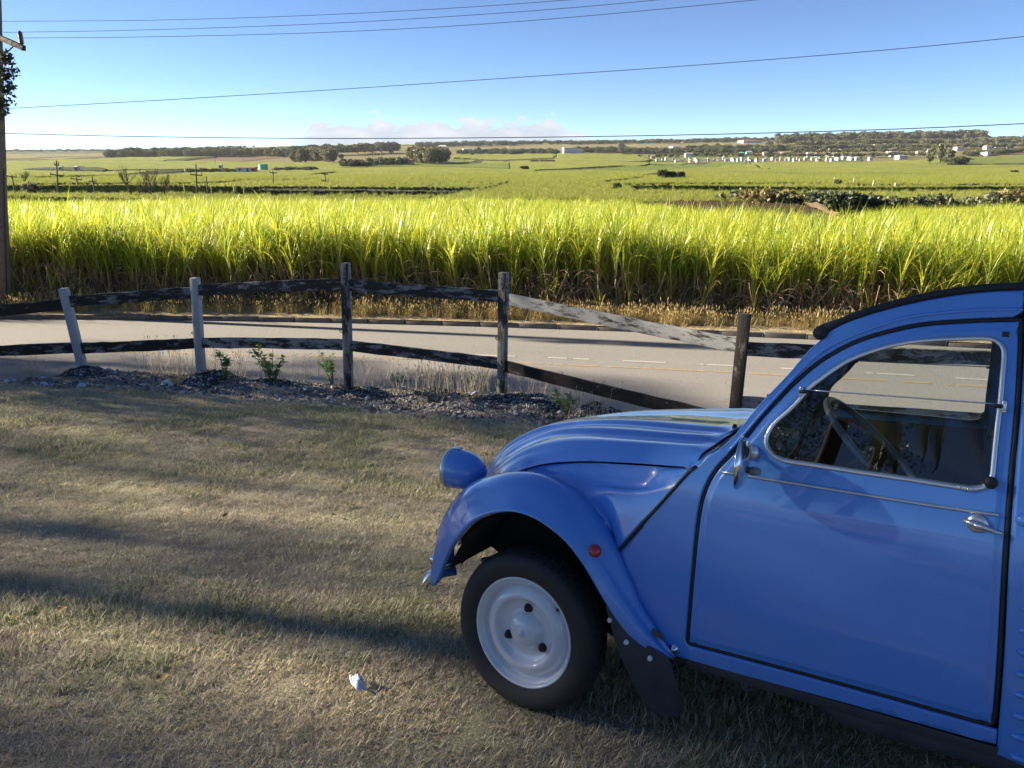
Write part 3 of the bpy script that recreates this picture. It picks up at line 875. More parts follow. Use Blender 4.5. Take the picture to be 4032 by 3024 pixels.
def build_side(s):
    cab = panel('body_side', shell_outline(), [], M['blue'], car, s, prof=((0, -.010), (.002, -.004), (.007, 0)), spacing=.03)
    side_tube('drip_rail', resample(GROOVE, step=.02), .005, .0, M['blue'], cab, s)
    seal = resample(np.vstack([door_loop]), step=.015, smooth=False, closed=True)
    side_tube('door_seal', seal, .0065, -.012, M['black'], cab, s, closed=True)
    roofedge = resample([(x, z + .010) for x, z in [(.942, 1.424)] + RAIL + [(1.6, 1.575), (1.9, 1.58)]][:-1], step=.03)
    side_tube('roof_seal', roofedge, .0105, -.006, M['fabric'], cab, s)
    # door
    door = panel('door', door_in, [poly_offset(win_ccw, .006)], M['blue'], car, s,
                 prof=((0, -.012), (.0015, -.006), (.005, -.004), (.016, -.004), (.0205, .001), (.026, .0025)), hprof=((0, -.006), (.003, -.001), (.008, .0)), spacing=.03)
    side_ribbon('window_frame', win_ccw, .0125, .006, .0, M['alu'], door, s)
    # glass: lower fixed pane and upper flap meet at the divider
    gl = poly_offset(win_ccw, .008)
    for nm, keep in (('window_pane', lambda z, x: z <= 1.262 + .006 * (x - .931)), ('window_flap', lambda z, x: z >= 1.262 + .006 * (x - .931))):
        dv = [(x, 1.262 + .006 * (x - .931)) for x in np.linspace(.918, 1.412, 12)]
        P = [p for p in gl if keep(p[1], p[0])]
        P = np.array(P); lowpart = nm == 'window_pane'
        cx, cz = P.mean(0)
        allp = np.vstack([P, np.array(dv)])
        an = np.arctan2(allp[:, 1] - cz, allp[:, 0] - cx); loop = allp[np.argsort(an)]
        panel(nm, loop, [], M['glass'], door, s, prof=((0, 0), (.01, 0)), off=-.006 if lowpart else -.002, thick=0, spacing=.05)
    side_tube('window_divider', [(x, 1.262 + .006 * (x - .931)) for x in np.linspace(.925, 1.41, 10)], .0022, -.001, M['alu'], door, s, 6)
    side_tube('moulding', resample([(.686, .986), (.769, .985), (.949, .982), (1.123, .979), (1.282, .977), (1.432, .978)], step=.03), .0045, .003, M['alu'], door, s)
    # belt crease under the window
    for lx, lz, rx in ((.905, 1.256, .02), (1.423, 1.260, -.02)):
        y = float(S(lx, lz)); lt = MB()
        lt.box(C(lx, y + .006, lz, s), (.012, .008, .036), bev=.004)
        l = lt.build('flap_catch', M['alu'], door)
        rb = MB(); rb.tube([C(lx - .004, y + .013, lz + .001, s), C(lx + rx * 1.25, y + .011, lz + .002, s)], .0055, 8); rb.build('rubber_stop', M['black'], l)
        for dz in (-.012, .012):
            sc = MB(); sc.lathe([(0, .012), (.0035, .0115), (.004, .008)], 10, Matrix.Translation(C(lx, y, lz + dz, s)) @ Matrix.Scale(s, 4, (0, 1, 0))); sc.build('screw', M['chrome'], l)
    y = float(S(1.408, 1.06))
    kb = MB(); kb.lathe([(0, .026), (.010, .026), (.0155, .022), (.0165, .012), (.014, .002)], 18, Matrix.Translation(C(1.408, y, 1.061, s)) @ Matrix.Scale(s, 4, (0, 1, 0)))
    kb.box(C(1.408, y + .027, 1.061, s), (.018, .006, .006), bev=.002); kb.build('window_catch', M['black'], door)
    pl = MB(); pl.box(C(1.349, float(S(1.349, 1.0365)) + .008, 1.0365, s), (.034, .005, .012), bev=.002); pp = pl.build('rivet_plate', M['alu'], door)
    for dx in (-.009, .009):
        sc = MB(); sc.lathe([(0, .0135), (.003, .013), (.0036, .010)], 10, Matrix.Translation(C(1.349 + dx, float(S(1.349, 1.0365)), 1.0365, s)) @ Matrix.Scale(s, 4, (0, 1, 0))); sc.build('rivet', M['chrome'], pp)
    kh = MB(); kh.box(C(1.413, float(S(1.413, 1.450)) + .001, 1.450, s), (.016, .004, .014), bev=.001); kh.build('lock_slot', M['black'], door)
    # handle: round plate, lever and key barrel
    hx, hz = 1.386, .947; y = float(S(hx, hz))
    Mh = Matrix.Translation(C(hx, y, hz, s)) @ Matrix.Scale(s, 4, (0, 1, 0))
    hp = MB(); hp.lathe([(0, .010), (.014, .010), (.022, .008), (.026, .003), (.027, -.004)], 28, Mh); hd = hp.build('handle_plate', M['alu'], door)
    lv = MB(); lv.tube([C(hx - .034, y + .018, hz + .008, s), C(hx - .012, y + .022, hz + .004, s), C(hx + .012, y + .022, hz - .001, s), C(hx + .04, y + .020, hz - .010, s), C(hx + .060, y + .018, hz - .014, s)], [.003, .009, .009, .006, .0025], 10)
    lv.build('lever', M['alu'], hd)
    kbm = MB(); kbm.lathe([(0, .032), (.005, .032), (.0085, .031), (.0095, .024)], 16, Mh); kbm.build('key_barrel', M['chrome'], hd)
    # ribbed load bay behind the door
    rp = panel('rear_side', rear_outline(), [], M['blue'], car, s, prof=((0, -.012), (.004, -.004), (.012, 0)), spacing=.06, off=.002)
    for x0, z in RIBS:
        pts = [(x0, z), (x0 + .012, z), (x0 + .03, z)] + [(x, z) for x in np.linspace(x0 + .08, 2.94 if z > .7 else 2.0, 12)]
        rad = [.004, .010, .012] + [.0125] * (len(pts) - 3)
        side_tube('rib', pts, rad, .003, M['blue'], rp, s, 10)
    side_tube('rib', [(1.468, .974), (1.48, .974)] + [(x, .974) for x in np.linspace(1.52, 2.95, 14)], [.008, .018] + [.019] * 14, .0, M['blue'], rp, s, 10)
    # far chassis foot and sill bolt
    bt = MB(); Mb = Matrix.Translation(C(.555, float(S(.555, .359)), .359, s)) @ Matrix.Scale(s, 4, (0, 1, 0))
    bt.lathe([(0, .014), (.006, .013), (.009, .006), (.0155, .004), (.016, -.003)], 16, Mb); bt.build('sill_bolt', M['chrome'], cab)
    return cab, door

cabL, doorL = build_side(1)
cabR, doorR = build_side(-1)

# bonnet, lofted across five rails
RE = [(.587, .556, .979), (.555, .552, .975), (.455, .531, .964), (.355, .511, .953), (.192, .471, .931), (.074, .440, .909), (-.053, .404, .877), (-.155, .373, .839), (-.226, .352, .802), (-.33, .32, .73), (-.42, .295, .64), (-.48, .28, .54)]
RS = [(.597, .511, 1.020), (.535, .498, 1.016), (.332, .456, .997), (.165, .414, .977), (0, .370, .947), (-.155, .323, .900), (-.263, .291, .846), (-.37, .262, .765), (-.46, .238, .66), (-.51, .228, .54)]
R2 = [(.612, .382, 1.036), (.492, .369, 1.030), (.162, .293, 1.003), (-.026, .242, .977), (-.164, .201, .938), (-.311, .157, .865), (-.43, .14, .775), (-.515, .13, .66), (-.555, .128, .54)]
R3 = [(.628, .258, 1.052), (.446, .230, 1.041), (.219, .178, 1.027), (.02, .125, 1.001), (-.174, .075, .957), (-.31, .06, .908), (-.44, .055, .826), (-.54, .05, .706), (-.59, .05, .54)]
RC = [(.64, 0, 1.056), (.369, 0, 1.046), (.15, 0, 1.026), (.032, 0, 1.011), (-.087, 0, .993), (-.179, 0, .974), (-.273, 0, .944), (-.364, 0, .899), (-.45, 0, .837), (-.525, 0, .767), (-.581, 0, .687), (-.615, 0, .605), (-.62, 0, .54)]
def sstep(a, b, x):
    t = np.clip((x - a) / (b - a), 0, 1); return t * t * (3 - 2 * t)
def relief(q):
    r = 0.
    for k, A in ((1.0, .010), (2.0, .013), (3.0, .011)):
        r = r + A * sstep(k - .13, k + .13, q) - A * sstep(k + .15, k + .92, q)
    return r
def bonnet():
    N = 64
    rails = [resample(r, n=N) for r in (RE, RS, R2, R3, RC)]
    allr = rails + [r * np.array([1, -1, 1]) for r in rails[-2::-1]]
    rows = []
    for i in range(N):
        c = catmull([r[i] for r in allr], 14)
        q = np.arange(len(c)) / 14.0; q = np.minimum(q, 8 - q)
        tt = i / (N - 1)
        up = np.array([-(sstep(.45, .9, tt)), 0, 1 - .75 * sstep(.5, .95, tt)]); up /= np.linalg.norm(up)
        fade = sstep(0, .05, tt) * (1 - .5 * sstep(.75, 1, tt))
        c = c + relief(q)[:, None] * up[None] * fade
        e0 = c[0] + np.array([0, -.014, -.002]); e1 = c[-1] + np.array([0, .014, -.002])
        rows.append(np.vstack([e0[None], c, e1[None]]))
    P = np.array(rows); P[..., 0] *= -1
    mb = MB(); mb.grid(P)
    o = mb.build('bonnet', M['blue'], car, merge=False)
    return o
bon = bonnet()
for k in range(7):                      # grille bars under the nose
    g = MB(); z = .53 - k * .028
    g.tube([C(-.60 + .6 * y * y, y, z) for y in np.linspace(-.27, .27, 9)], .006, 6); g.build('grille_bar', M['alu'], car)
gp = MB(); gp.grid([[C(-.58 + .6 * y * y, y, z) for y in np.linspace(-.29, .29, 9)] for z in (.33, .45, .56)]); gp.build('grille_panel', M['dark'], car)

# front fenders
LIP = [(-.458, .60, .358), (-.433, .622, .382), (-.406, .637, .415), (-.371, .651, .483), (-.321, .672, .566), (-.263, .687, .635), (-.198, .699, .699), (-.123, .712, .744), (-.039, .728, .773), (.027, .735, .779), (.093, .735, .767), (.158, .735, .738),
       (.211, .733, .703), (.256, .725, .651), (.291, .719, .603), (.323, .713, .551), (.347, .709, .517), (.381, .703, .469), (.423, .691, .417), (.471, .673, .378), (.506, .660, .359), (.557, .641, .342)]
CRN = [(-.468, .575, .358), (-.476, .572, .410), (-.472, .570, .464), (-.462, .570, .530), (-.443, .572, .596), (-.412, .578, .653), (-.375, .585, .700), (-.325, .597, .748), (-.275, .608, .788), (-.205, .622, .820), (-.125, .638, .848), (-.04, .652, .861), (.045, .664, .857),
       (.13, .674, .829), (.20, .680, .785), (.262, .680, .726), (.314, .674, .660), (.36, .667, .592), (.402, .660, .530), (.447, .651, .468), (.49, .641, .415), (.552, .620, .336)]
FIN = [(-.44, .45, .358), (-.462, .44, .44), (-.458, .435, .52), (-.435, .435, .61), (-.395, .435, .69), (-.335, .445, .757), (-.25, .462, .805)] + [p for p in FEND_IN[::-1]]
def fender(s):
    N = 72
    rl = [resample(r, n=N) for r in (FIN, CRN, LIP)]
    rows = []
    for i in range(N):
        a, b, c = (r[i] for r in rl)
        m1 = .5 * (a + b) + (b - np.array([.06, .5, .30])) * np.array([.035, 0, .035]) ; m2 = .5 * (b + c)
        bul = (m2 - np.array([.03, .62, .30])); bul[1] = .25; bul /= np.linalg.norm(bul)
        m2 = m2 + bul * .014 * math.sin(math.pi * min(1, .15 + .85 * (1 - abs(i / (N - 1) - .42))))
        cc = catmull([a, m1, b, m2, c], 6)
        inn = c + np.array([(c[0] - .03) * -.03, -.014, (c[2] - .3) * -.02])
        rows.append(np.vstack([cc, (c + np.array([0, -.002, -.004]))[None], inn[None]]))
    P = np.array(rows); P[..., 0] *= -1; P[..., 1] *= s
    mb = MB(); mb.grid(P); o = mb.build('fender', M['blue'], car, merge=False)
    md = o.modifiers.new('sheet', 'SOLIDIFY'); md.thickness = .003; md.offset = -1 if s > 0 else 1
    # wheel well behind it
    wv = MB()
    wv.grid([[C(.0 + .375 * math.cos(a), y * s, .30 + .435 * math.sin(a)) for y in (.30, .45, .56, .63)] for a in np.linspace(R(-8), R(158), 24)])
    wv.grid([[C(.0 + q * .385 * math.cos(a), .33 * s, .30 + q * .45 * math.sin(a)) for q in (0.02, .5, 1)] for a in np.linspace(R(-20), R(158), 24)])
    wv.build('wheel_well', M['dark'], car)
    # red side reflector
    rx, ry, rz = .296, .690, .677
    nrm = Vector((-.45, s * .83, .32)).normalized()
    Mr = Matrix.Translation(Vector(C(rx, ry, rz, s)) + nrm * .002) @ nrm.to_track_quat('Y', 'Z').to_matrix().to_4x4()
    rf = MB(); rf.lathe([(0, .016), (.014, .016), (.0165, .013), (.017, .007), (.021, .006), (.022, .001), (.022, -.012)], 24, Mr); rf.build('side_reflector', M['red'], o)
    # indicator on the front of the fender
    Mi = Matrix.Translation(C(-.478, .50, .548, s)) @ Matrix.Rotation(R(90), 4, 'Z') @ Matrix.Scale(-1, 4, (0, 1, 0))
    ind = MB(); ind.lathe([(0, .028), (.014, .026), (.022, .016), (.026, .004), (.027, -.01)], 18, Mi); ind.build('indicator', M['orange'], o)
    # mud flap with its rivets
    FL = [(.330, .480), (.347, .440), (.377, .359), (.407, .294), (.441, .231), (.470, .175), (.499, .143), (.539, .133), (.595, .151), (.613, .183), (.605, .234), (.586, .286), (.562, .348), (.51, .372), (.465, .395), (.42, .435), (.375, .492)]
    fl = resample(FL, step=.02, closed=True)
    fsurf = lambda x, z: .652 - .05 * (x - .47) + .02 * np.sin((z - .14) * 9) + .25 * (x - .48) ** 2
    fo = panel('mud_flap', fl, [], M['flap'], car, s, prof=((0, -.002), (.004, 0)), surf=lambda x, z: fsurf(np.asarray(x), np.asarray(z)), thick=.006, spacing=.03)
    for x, z in ((.347, .440), (.410, .378), (.494, .342)):
        Mv = Matrix.Translation(C(x + .004, float(fsurf(x, z)) + .004, z - .002, s)) @ Matrix.Scale(s, 4, (0, 1, 0))
        rv = MB(); rv.lathe([(0, .004), (.002, .003), (.0035, .006), (.0075, .005), (.0088, -.004)], 16, Mv); rv.build('rivet', M['white'], fo)
    return o
fenL = fender(1); fenR = fender(-1)

# inner wing: the stepped panel between bonnet and fender
def inner_wing(s):
    T_ = [(-.24, .335, .775), (-.155, .363, .832), (-.053, .393, .869), (.074, .430, .900), (.192, .460, .922), (.355, .500, .944), (.455, .520, .955), (.53, .535, .966), (.580, .548, .974)]
    A_ = [(-.24, .40, .79), (-.124, .400, .842), (-.01, .434, .861), (.114, .467, .866), (.202, .490, .864), (.313, .518, .864), (.390, .534, .876), (.429, .542, .894), (.49, .556, .946), (.576, .573, .974)]
    B_ = [(-.24, .44, .805), (-.093, .455, .850), (.018, .486, .856), (.11, .510, .842), (.181, .528, .824), (.235, .542, .828), (.308, .561, .848), (.409, .579, .873), (.476, .588, .896), (.53, .594, .924), (.585, .599, .976)]
    D_ = [(-.24, .455, .80)] + [p for p in FEND_IN[::-1] if p[0] < .335] + [(x, float(S(x, z)), z) for x, z in DIAG] + [(.597, .5985, .980)]
    N = 60; rl = [resample(r, n=N) for r in (T_, A_, B_, D_)]
    rows = []
    for i in range(N):
        a, b, c, d = (r[i] for r in rl)
        rows.append(np.vstack([catmull([a, b, c, d], 8)[:-1], d[None], (d - np.array([0, .012, 0]))[None]]))
    P = np.array(rows); P[..., 0] *= -1; P[..., 1] *= s
    mb = MB(); mb.grid(P); w = mb.build('inner_wing', M['blue'], car, merge=False)
    sl = MB(); sl.tube([C(x, float(S(x, z)) - .001, z, s) for x, z in resample([(.342, .655)] + DIAG + [(.602, .990)], step=.02)], .0062, 8); sl.build('wing_seal', M['black'], w)
inner_wing(1); inner_wing(-1)

# scuttle, windscreen, roof
def cross_rows(path, s_in=0., n=17, crown=0., fwd=0.):
    out = []
    for x, z in path:
        w = float(S(x, z)) - s_in
        out.append([C(x - fwd * (1 - (y / w) ** 2), y, z + crown * (1 - (y / w) ** 2)) for y in np.linspace(-w, w, n)])
    return out
sc_rows = []
for t in np.linspace(-.25, 1, 8):
    row = []
    for q in np.linspace(-1, 1, 29):
        a = abs(q); ya = a * .575
        xb = np.interp(ya, [0, .258, .382, .511, .556], [.634, .622, .606, .591, .585]); zb = np.interp(ya, [0, .258, .382, .511, .556, .575], [1.042, 1.037, 1.021, 1.006, .978, .972])
        xw, zw = .697 - .045 * a ** 3, 1.092 - .048 * a ** 2.4
        x, z = xb + (xw - xb) * t, zb + (zw - zb) * max(t, 0)
        row.append(C(x, q * (float(S(x, z)) - .004), z))
    sc_rows.append(row)
mb = MB(); mb.grid(sc_rows); scut = mb.build('scuttle', M['blue'], car, merge=False)
mb = MB(); mb.grid([[C(.640 + .045 * t - .018 * (y / .4) ** 2, y, 1.063 + .024 * t + .012 * (1 - (y / .42) ** 2)) for y in np.linspace(-.41, .41, 15)] for t in (0, .5, 1)])
vf = mb.build('vent_flap', M['blue'], scut); md = vf.modifiers.new('sheet', 'SOLIDIFY'); md.thickness = .006
mb = MB(); mb.lathe([(0, .012), (.006, .010), (.009, .002), (.009, -.01)], 14, Matrix.Translation(C(.650, .318, 1.082)) @ Matrix.Rotation(R(90), 4, 'X')); mb.build('washer_jet', M['black'], scut)
ap = resample(APIL[2:], step=.03)
mb = MB(); mb.grid(cross_rows([(x + .012, z) for x, z in ap], .035, 13, fwd=.0)); wsg = mb.build('windscreen', M['glass'], car, merge=False)
mb = MB()
mb.tube([C(x + .010, y, z) for x, y, z in [(.694 - .03 * (q / .5) ** 2, q, 1.092 - .035 * (q / .5) ** 2) for q in np.linspace(-.55, .55, 13)]], .011, 8); mb.build('screen_seal', M['black'], wsg)
for s in (1, -1):
    mb = MB(); mb.grid([[C(x + .004, s * (float(S(x, z)) - d), z) for d in (.0, .012, .04)] for x, z in ap]); mb.build('screen_pillar', M['blue'], wsg)
rl = resample(RAIL, step=.03)
mb = MB(); mb.grid(cross_rows(rl, .004, 21, crown=.022)); roof = mb.build('roof', M['fabric'], car, merge=False)
# rolled front edge of the fabric roof
mb = MB(); mb.tube([C(.944 - .004 * (1 - (y / .53) ** 2), y, 1.434 + .010 * (1 - (y / .53) ** 2)) for y in np.linspace(-.532, .532, 19)], .021, 12); mb.build('roof_roll', M['fabric'], roof)
# load-bay roof, back and floor
rows = []
for x, z in [(1.452, 1.566), (1.5, 1.577), (1.8, 1.583), (2.6, 1.575), (2.9, 1.54), (2.97, 1.45), (3.0, 1.2), (3.0, .6), (2.96, .38)]:
    w = float(S(x, z)) + .002; rows.append([C(x, y, z + .015 * (1 - (y / w) ** 2)) for y in np.linspace(-w, w, 13)])
mb = MB(); mb.grid(rows); mb.build('load_bay_roof', M['blue'], car, merge=False)
mb = MB(); w = float(S(1.46, 1.55)); mb.grid([[C(1.472, y, z) for y in np.linspace(-w, w, 5)] for z in (1.53, 1.55, 1.565)]); mb.build('bulkhead_header', M['interior'], car)
mb = MB(); mb.box(C(1.75, 0, .362), (2.45, 1.12, .02)); mb.build('floor', M['interior'], car, smooth=False)
mb = MB(); mb.grid([[C(.67 - .04 * (1 - t), y, .35 + .66 * t) for y in np.linspace(-.585, .585, 7)] for t in (0, .5, 1)]); mb.build('firewall', M['interior'], car)
for s in (1, -1):
    mb = MB(); mb.box(C(1.7, s * .42, .285), (2.5, .10, .085), bev=.012); mb.build('chassis_rail', M['grey'], car, sharp=40)
    mb = MB(); mb.grid([[C(x, s * (float(S(x, .34)) - d), .336 - dz) for d, dz in ((.004, 0), (.012, .035), (.05, .055), (.13, .06))] for x in np.linspace(.6, 1.52, 12)]); mb.build('sill_under', M['grey'], car)
    for x in (.78, .86):
        mb = MB(); mb.box(C(x, s * .52, .285), (.022, .03, .09), bev=.004); mb.build('bracket', M['grey'], car)
# exhaust silencer below the sill
mb = MB(); mb.tube([C(.95, .48, .265), C(1.02, .49, .26), C(1.08, .49, .255), C(1.7, .49, .25), C(1.76, .49, .255)], [.02, .03, .055, .058, .03], 14); mb.build('silencer', M['grey'], car)

# headlamps on their stalks
def headlamp(s):
    ax = Vector((1, 0, .04)).normalized()
    dx, dz = (0, 0) if s > 0 else (.05, -.07)
    Mh = Matrix.Translation(C(-.512 + dx, .372, .793 + dz, s)) @ ax.to_track_quat('Y', 'Z').to_matrix().to_4x4()
    hb = MB(); hb.lathe([(.0835, .006), (.0850, -.018), (.0840, -.045), (.079, -.076), (.069, -.106), (.054, -.131), (.034, -.149), (.014, -.157), (.0, -.158)], 36, Mh)
    h = hb.build('headlamp', M['blue'], car)
    rg = MB(); rg.lathe([(.076, .016), (.084, .016), (.088, .009), (.088, -.002), (.084, -.006)], 36, Mh); rg.build('lamp_ring', M['alu'], h)
    ln = MB(); ln.lathe([(0, .022), (.03, .021), (.055, .017), (.078, .009)], 36, Mh); ln.build('lens', M['lens'], h)
    cl = MB(); cl.box(C(-.490 + dx, .372, .882 + dz, s), (.045, .018, .010), Matrix.Rotation(R(6), 3, 'Y'), bev=.003); cl.build('clip', M['alu'], h)
    st = MB(); st.tube([C(-.445 + dx, .372, .735 + dz, s), C(-.44, .365, .70, s), C(-.42, .34, .67, s), C(-.40, .29, .64, s)], [.020, .017, .015, .015], 10); st.build('stalk', M['black'], h)
    wr = MB(); wr.tube([C(-.425, .375, .755, s), C(-.41, .37, .725, s), C(-.40, .35, .68, s)], .005, 6); wr.build('cable', M['black'], h)
headlamp(1); headlamp(-1)

# bumper: a bright tube across the nose with open ends
mb = MB()
pth = [C(-.435, .548, .400), C(-.452, .56, .375), C(-.468, .552, .343)]
bt = [C(-.445, .49, .42), C(-.475, .530, .408), C(-.503, .553, .380), C(-.533, .555, .322)]
mb.tube(bt, .0165, 16, cap=False); bo = mb.build('bumper_end', M['chrome'], car)
mb = MB(); mb.lathe([(0, 0), (.0155, 0)], 16, Matrix.Translation(C(-.531, .555, .325)) @ Vector((.030, .002, -.058)).normalized().to_track_quat('Y', 'Z').to_matrix().to_4x4()); mb.build('tube_mouth', M['dark'], bo)
mb = MB(); mb.tube([C(-.63 + .45 * y * y, y, .42) for y in np.linspace(-.50, .50, 15)], .024, 12); mb.build('bumper', M['chrome'], car)
mb = MB(); mb.box(C(-.25, .38, .43), (.16, .12, .02), Matrix.Rotation(R(12), 3, 'X'), bev=.004); mb.build('number_bracket', M['alu'], car)

# wheels
def wheel(loc, axis, up=Vector((0, 0, 1)), spin=0.0):
    a = axis.normalized(); x = a.cross(up).normalized(); z = x.cross(a)
    Mw = Matrix.Translation(loc) @ Matrix((( x.x, a.x, z.x, 0), (x.y, a.y, z.y, 0), (x.z, a.z, z.z, 0), (0, 0, 0, 1))) @ Matrix.Rotation(spin, 4, 'Y')
    w = empty('wheel', parent=car); w.matrix_local = Mw
    # tyre with shoulder blocks and grooves
    prof = [(.198, -.004), (.203, .001), (.212, .006), (.228, .0125), (.246, .0165), (.262, .0155), (.276, .0105), (.286, .002), (.2925, -.008), (.2975, -.020), (.2995, -.030), (.2950, -.0315), (.2950, -.036), (.3, -.0375),
            (.301, -.055), (.296, -.0565), (.296, -.061), (.301, -.0625), (.300, -.080), (.2955, -.0815), (.2955, -.086), (.2995, -.0875), (.2975, -.098), (.2925, -.110), (.286, -.120), (.262, -.133), (.246, -.134), (.203, -.118)]
    n = 192; V = []; F = []; m = len(prof)
    for k in range(n):
        an = 2 * math.pi * k / n; cut = (k % 3 == 0)
        for i, (r, h) in enumerate(prof):
            if cut and r > .2865: r -= .0045
            V.append((r * math.cos(an), h, r * math.sin(an)))
    for k in range(n):
        l = (k + 1) % n
        for i in range(m - 1): F.append((k * m + i, k * m + i + 1, l * m + i + 1, l * m + i))
    MB().add(V, F).build('tyre', M['tyre'], w, sharp=28)
    rp = [(.2, -.004), (.2065, -.001), (.2075, .003), (.205, .006), (.2, .005), (.196, -.002), (.194, -.010), (.1905, -.014), (.187, -.016), (.184, -.028), (.178, -.034), (.173, -.035), (.1705, -.028), (.166, -.021), (.155, -.012), (.142, -.006), (.132, -.0035), (.127, -.0045), (.122, -.010), (.117, -.020), (.110, -.027), (.095, -.030), (.082, -.0305), (.074, -.029), (.070, -.024), (.064, -.013), (.054, -.003), (.040, .004), (.022, .008), (.0115, .009), (.0105, .014), (.006, .0155), (0, .016)]
    rm = MB(); rm.lathe(rp, 72).build('rim', M['wheelpaint'], w)
    for k in range(3):
        an = R(94) + k * R(120); c = Vector((.0865 * math.cos(an), -.030, .0865 * math.sin(an)))
        nb = MB(); nb.lathe([(0, .022), (.007, .0215), (.0095, .018), (.0125, .014), (.0125, .006), (.0175, .002), (.0175, -.004)], 18, Matrix.Translation(c)); nb.build('wheel_nut', M['black'], w)
    an = R(140); c = Vector((.181 * math.cos(an), -.03, .181 * math.sin(an)))
    vb = MB(); vb.tube([c, c + Vector((0, .016, 0)), c + Vector((0, .022, 0))], [.008, .007, .004], 10); vb.build('valve', M['black'], w)
    return w
wheel(Vector(C(0, .66, .30)), Vector((.0533, .998, .0284)), spin=R(0))
wheel(Vector(C(0, -.64, .30)), Vector((-.0533, -.998, .0)))
wheel(Vector(C(2.4, .66, .30)), Vector((0, 1, 0)))
wheel(Vector(C(2.4, -.66, .30)), Vector((0, -1, 0)))
mb = MB(); mb.tube([C(0, -.55, .30), C(0, .55, .30)], .035, 10); mb.build('axle', M['dark'], car)
mb = MB(); mb.box(C(.05, 0, .48), (.75, .56, .42), bev=.05); mb.build('engine_block', M['dark'], car)

# door mirror
mc = Vector(C(.782, .722, 1.051)); view = Vector((.235, .93, -.3))
Minv = car.matrix_world.inverted().to_3x3(); vl = (Minv @ (car.matrix_world @ mc - cam.location)).normalized()
nm = (vl.cross(Vector((-.10, .05, 1))).normalized() * .985 + vl * -.17).normalized()
Mm = Matrix.Translation(mc) @ nm.to_track_quat('Y', 'Z').to_matrix().to_4x4()
mr = MB(); mr.lathe([(0, .020), (.03, .018), (.055, .012), (.073, .003), (.080, -.006), (.081, -.010), (.077, -.011)], 40, Mm); mir = mr.build('door_mirror', M['chrome'], car)
mr = MB(); mr.lathe([(0, -.0095), (.0775, -.0095)], 40, Mm); mr.build('mirror_glass', M['chrome'], mir)
mt = Vector(C(.774, float(S(.774, 1.059)), 1.059))
mr = MB(); mr.lathe([(0, .018), (.018, .017), (.023, .012), (.025, .004), (.026, -.006)], 26, Matrix.Translation(mt)); mnt = mr.build('mirror_mount', M['alu'], mir)
mr = MB(); mr.box(mt + Vector((0, .0185, 0)), (.004, .003, .016), Matrix.Rotation(R(-25), 3, 'Y')); mr.build('screw_slot', M['black'], mnt, smooth=False)
mr = MB(); mr.tube([mt + Vector((0, .012, .005)), mt + Vector((.006, .05, .002)), mc + Vector((-.004, -.02, 0))], .006, 10); mr.build('mirror_arm', M['chrome'], mir)
kn = mc + nm * .016
mr = MB(); mr.tube([mc + nm * .012 + Vector((0, 0, -.02)), mc + nm * .022 + Vector((0, 0, -.02)), mc + nm * .024 + Vector((0, 0, -.02)), mc + nm * .045 + Vector((0, 0, -.019)), mc + nm * .052 + Vector((0, 0, -.019))], [.010, .010, .0135, .0115, .007], 14); mr.build('mirror_knob', M['cream'], mir)

# cabin: steering wheel, dashboard, bench
tl = R(45); wc = Vector(C(1.10, .32, 1.05)); e = Vector((-math.cos(tl), 0, -math.sin(tl))); ly = Vector((0, 1, 0))
sw = MB(); sw.tube([wc + (ly * math.cos(a) + e * math.sin(a)) * .215 for a in np.linspace(0, 2 * math.pi, 64, endpoint=False)], .011, 10, closed=True); stw = sw.build('steering_wheel', M['cream'], car)
ax = e.cross(ly).normalized()
if ax.x < 0: ax = -ax                      # towards the dashboard
sw = MB(); sw.tube([wc + e * .2, wc + e * .12 + ax * .02, wc + ax * .05], [.012, .013, .018], 10); sw.build('spoke', M['cream'], stw)
sw = MB(); sw.tube([wc + ax * .03, wc + ax * .38], [.022, .02], 12); sw.build('column', M['black'], stw)
sw = MB(); sw.box(wc + ax * .03, (.03, .10, .06), bev=.008); sw.build('horn_pad', M['black'], stw)
mb = MB(); mb.grid([[C(.70 + q[0], y, q[1]) for y in np.linspace(-.56, .56, 9)] for q in ((.0, 1.06), (.06, 1.045), (.10, 1.02), (.10, .93), (.04, .90), (.0, .90))]); dash = mb.build('dashboard', M['interior'], car)
mb = MB(); mb.box(C(.80, .32, 1.03), (.10, .22, .10), bev=.015); mb.build('instrument_pod', M['black'], dash)
mb = MB(); mb.box(C(1.27, 0, .54), (.50, 1.05, .14), bev=.05); bench = mb.build('bench_seat', M['seat'], car)
mb = MB(); mb.box(C(1.52, 0, .80), (.11, 1.05, .52), Matrix.Rotation(R(10), 3, 'Y'), bev=.045); mb.build('seat_back', M['seat'], bench)
for s in (1, -1):
    mb = MB(); mb.grid([[C(x, s * (float(S(x, min(z, .95))) - .035), z) for x in np.linspace(.70, 1.42, 8)] for z in (.42, .6, .8, .98, 1.012)]); mb.build('door_card', M['interior'], doorL if s > 0 else doorR)
# wiper lying against the screen
mb = MB(); mb.tube([C(.70, .10, 1.098), C(.74, .26, 1.165), C(.775, .40, 1.215)], .005, 6); mb.build('wiper', M['black'], wsg)

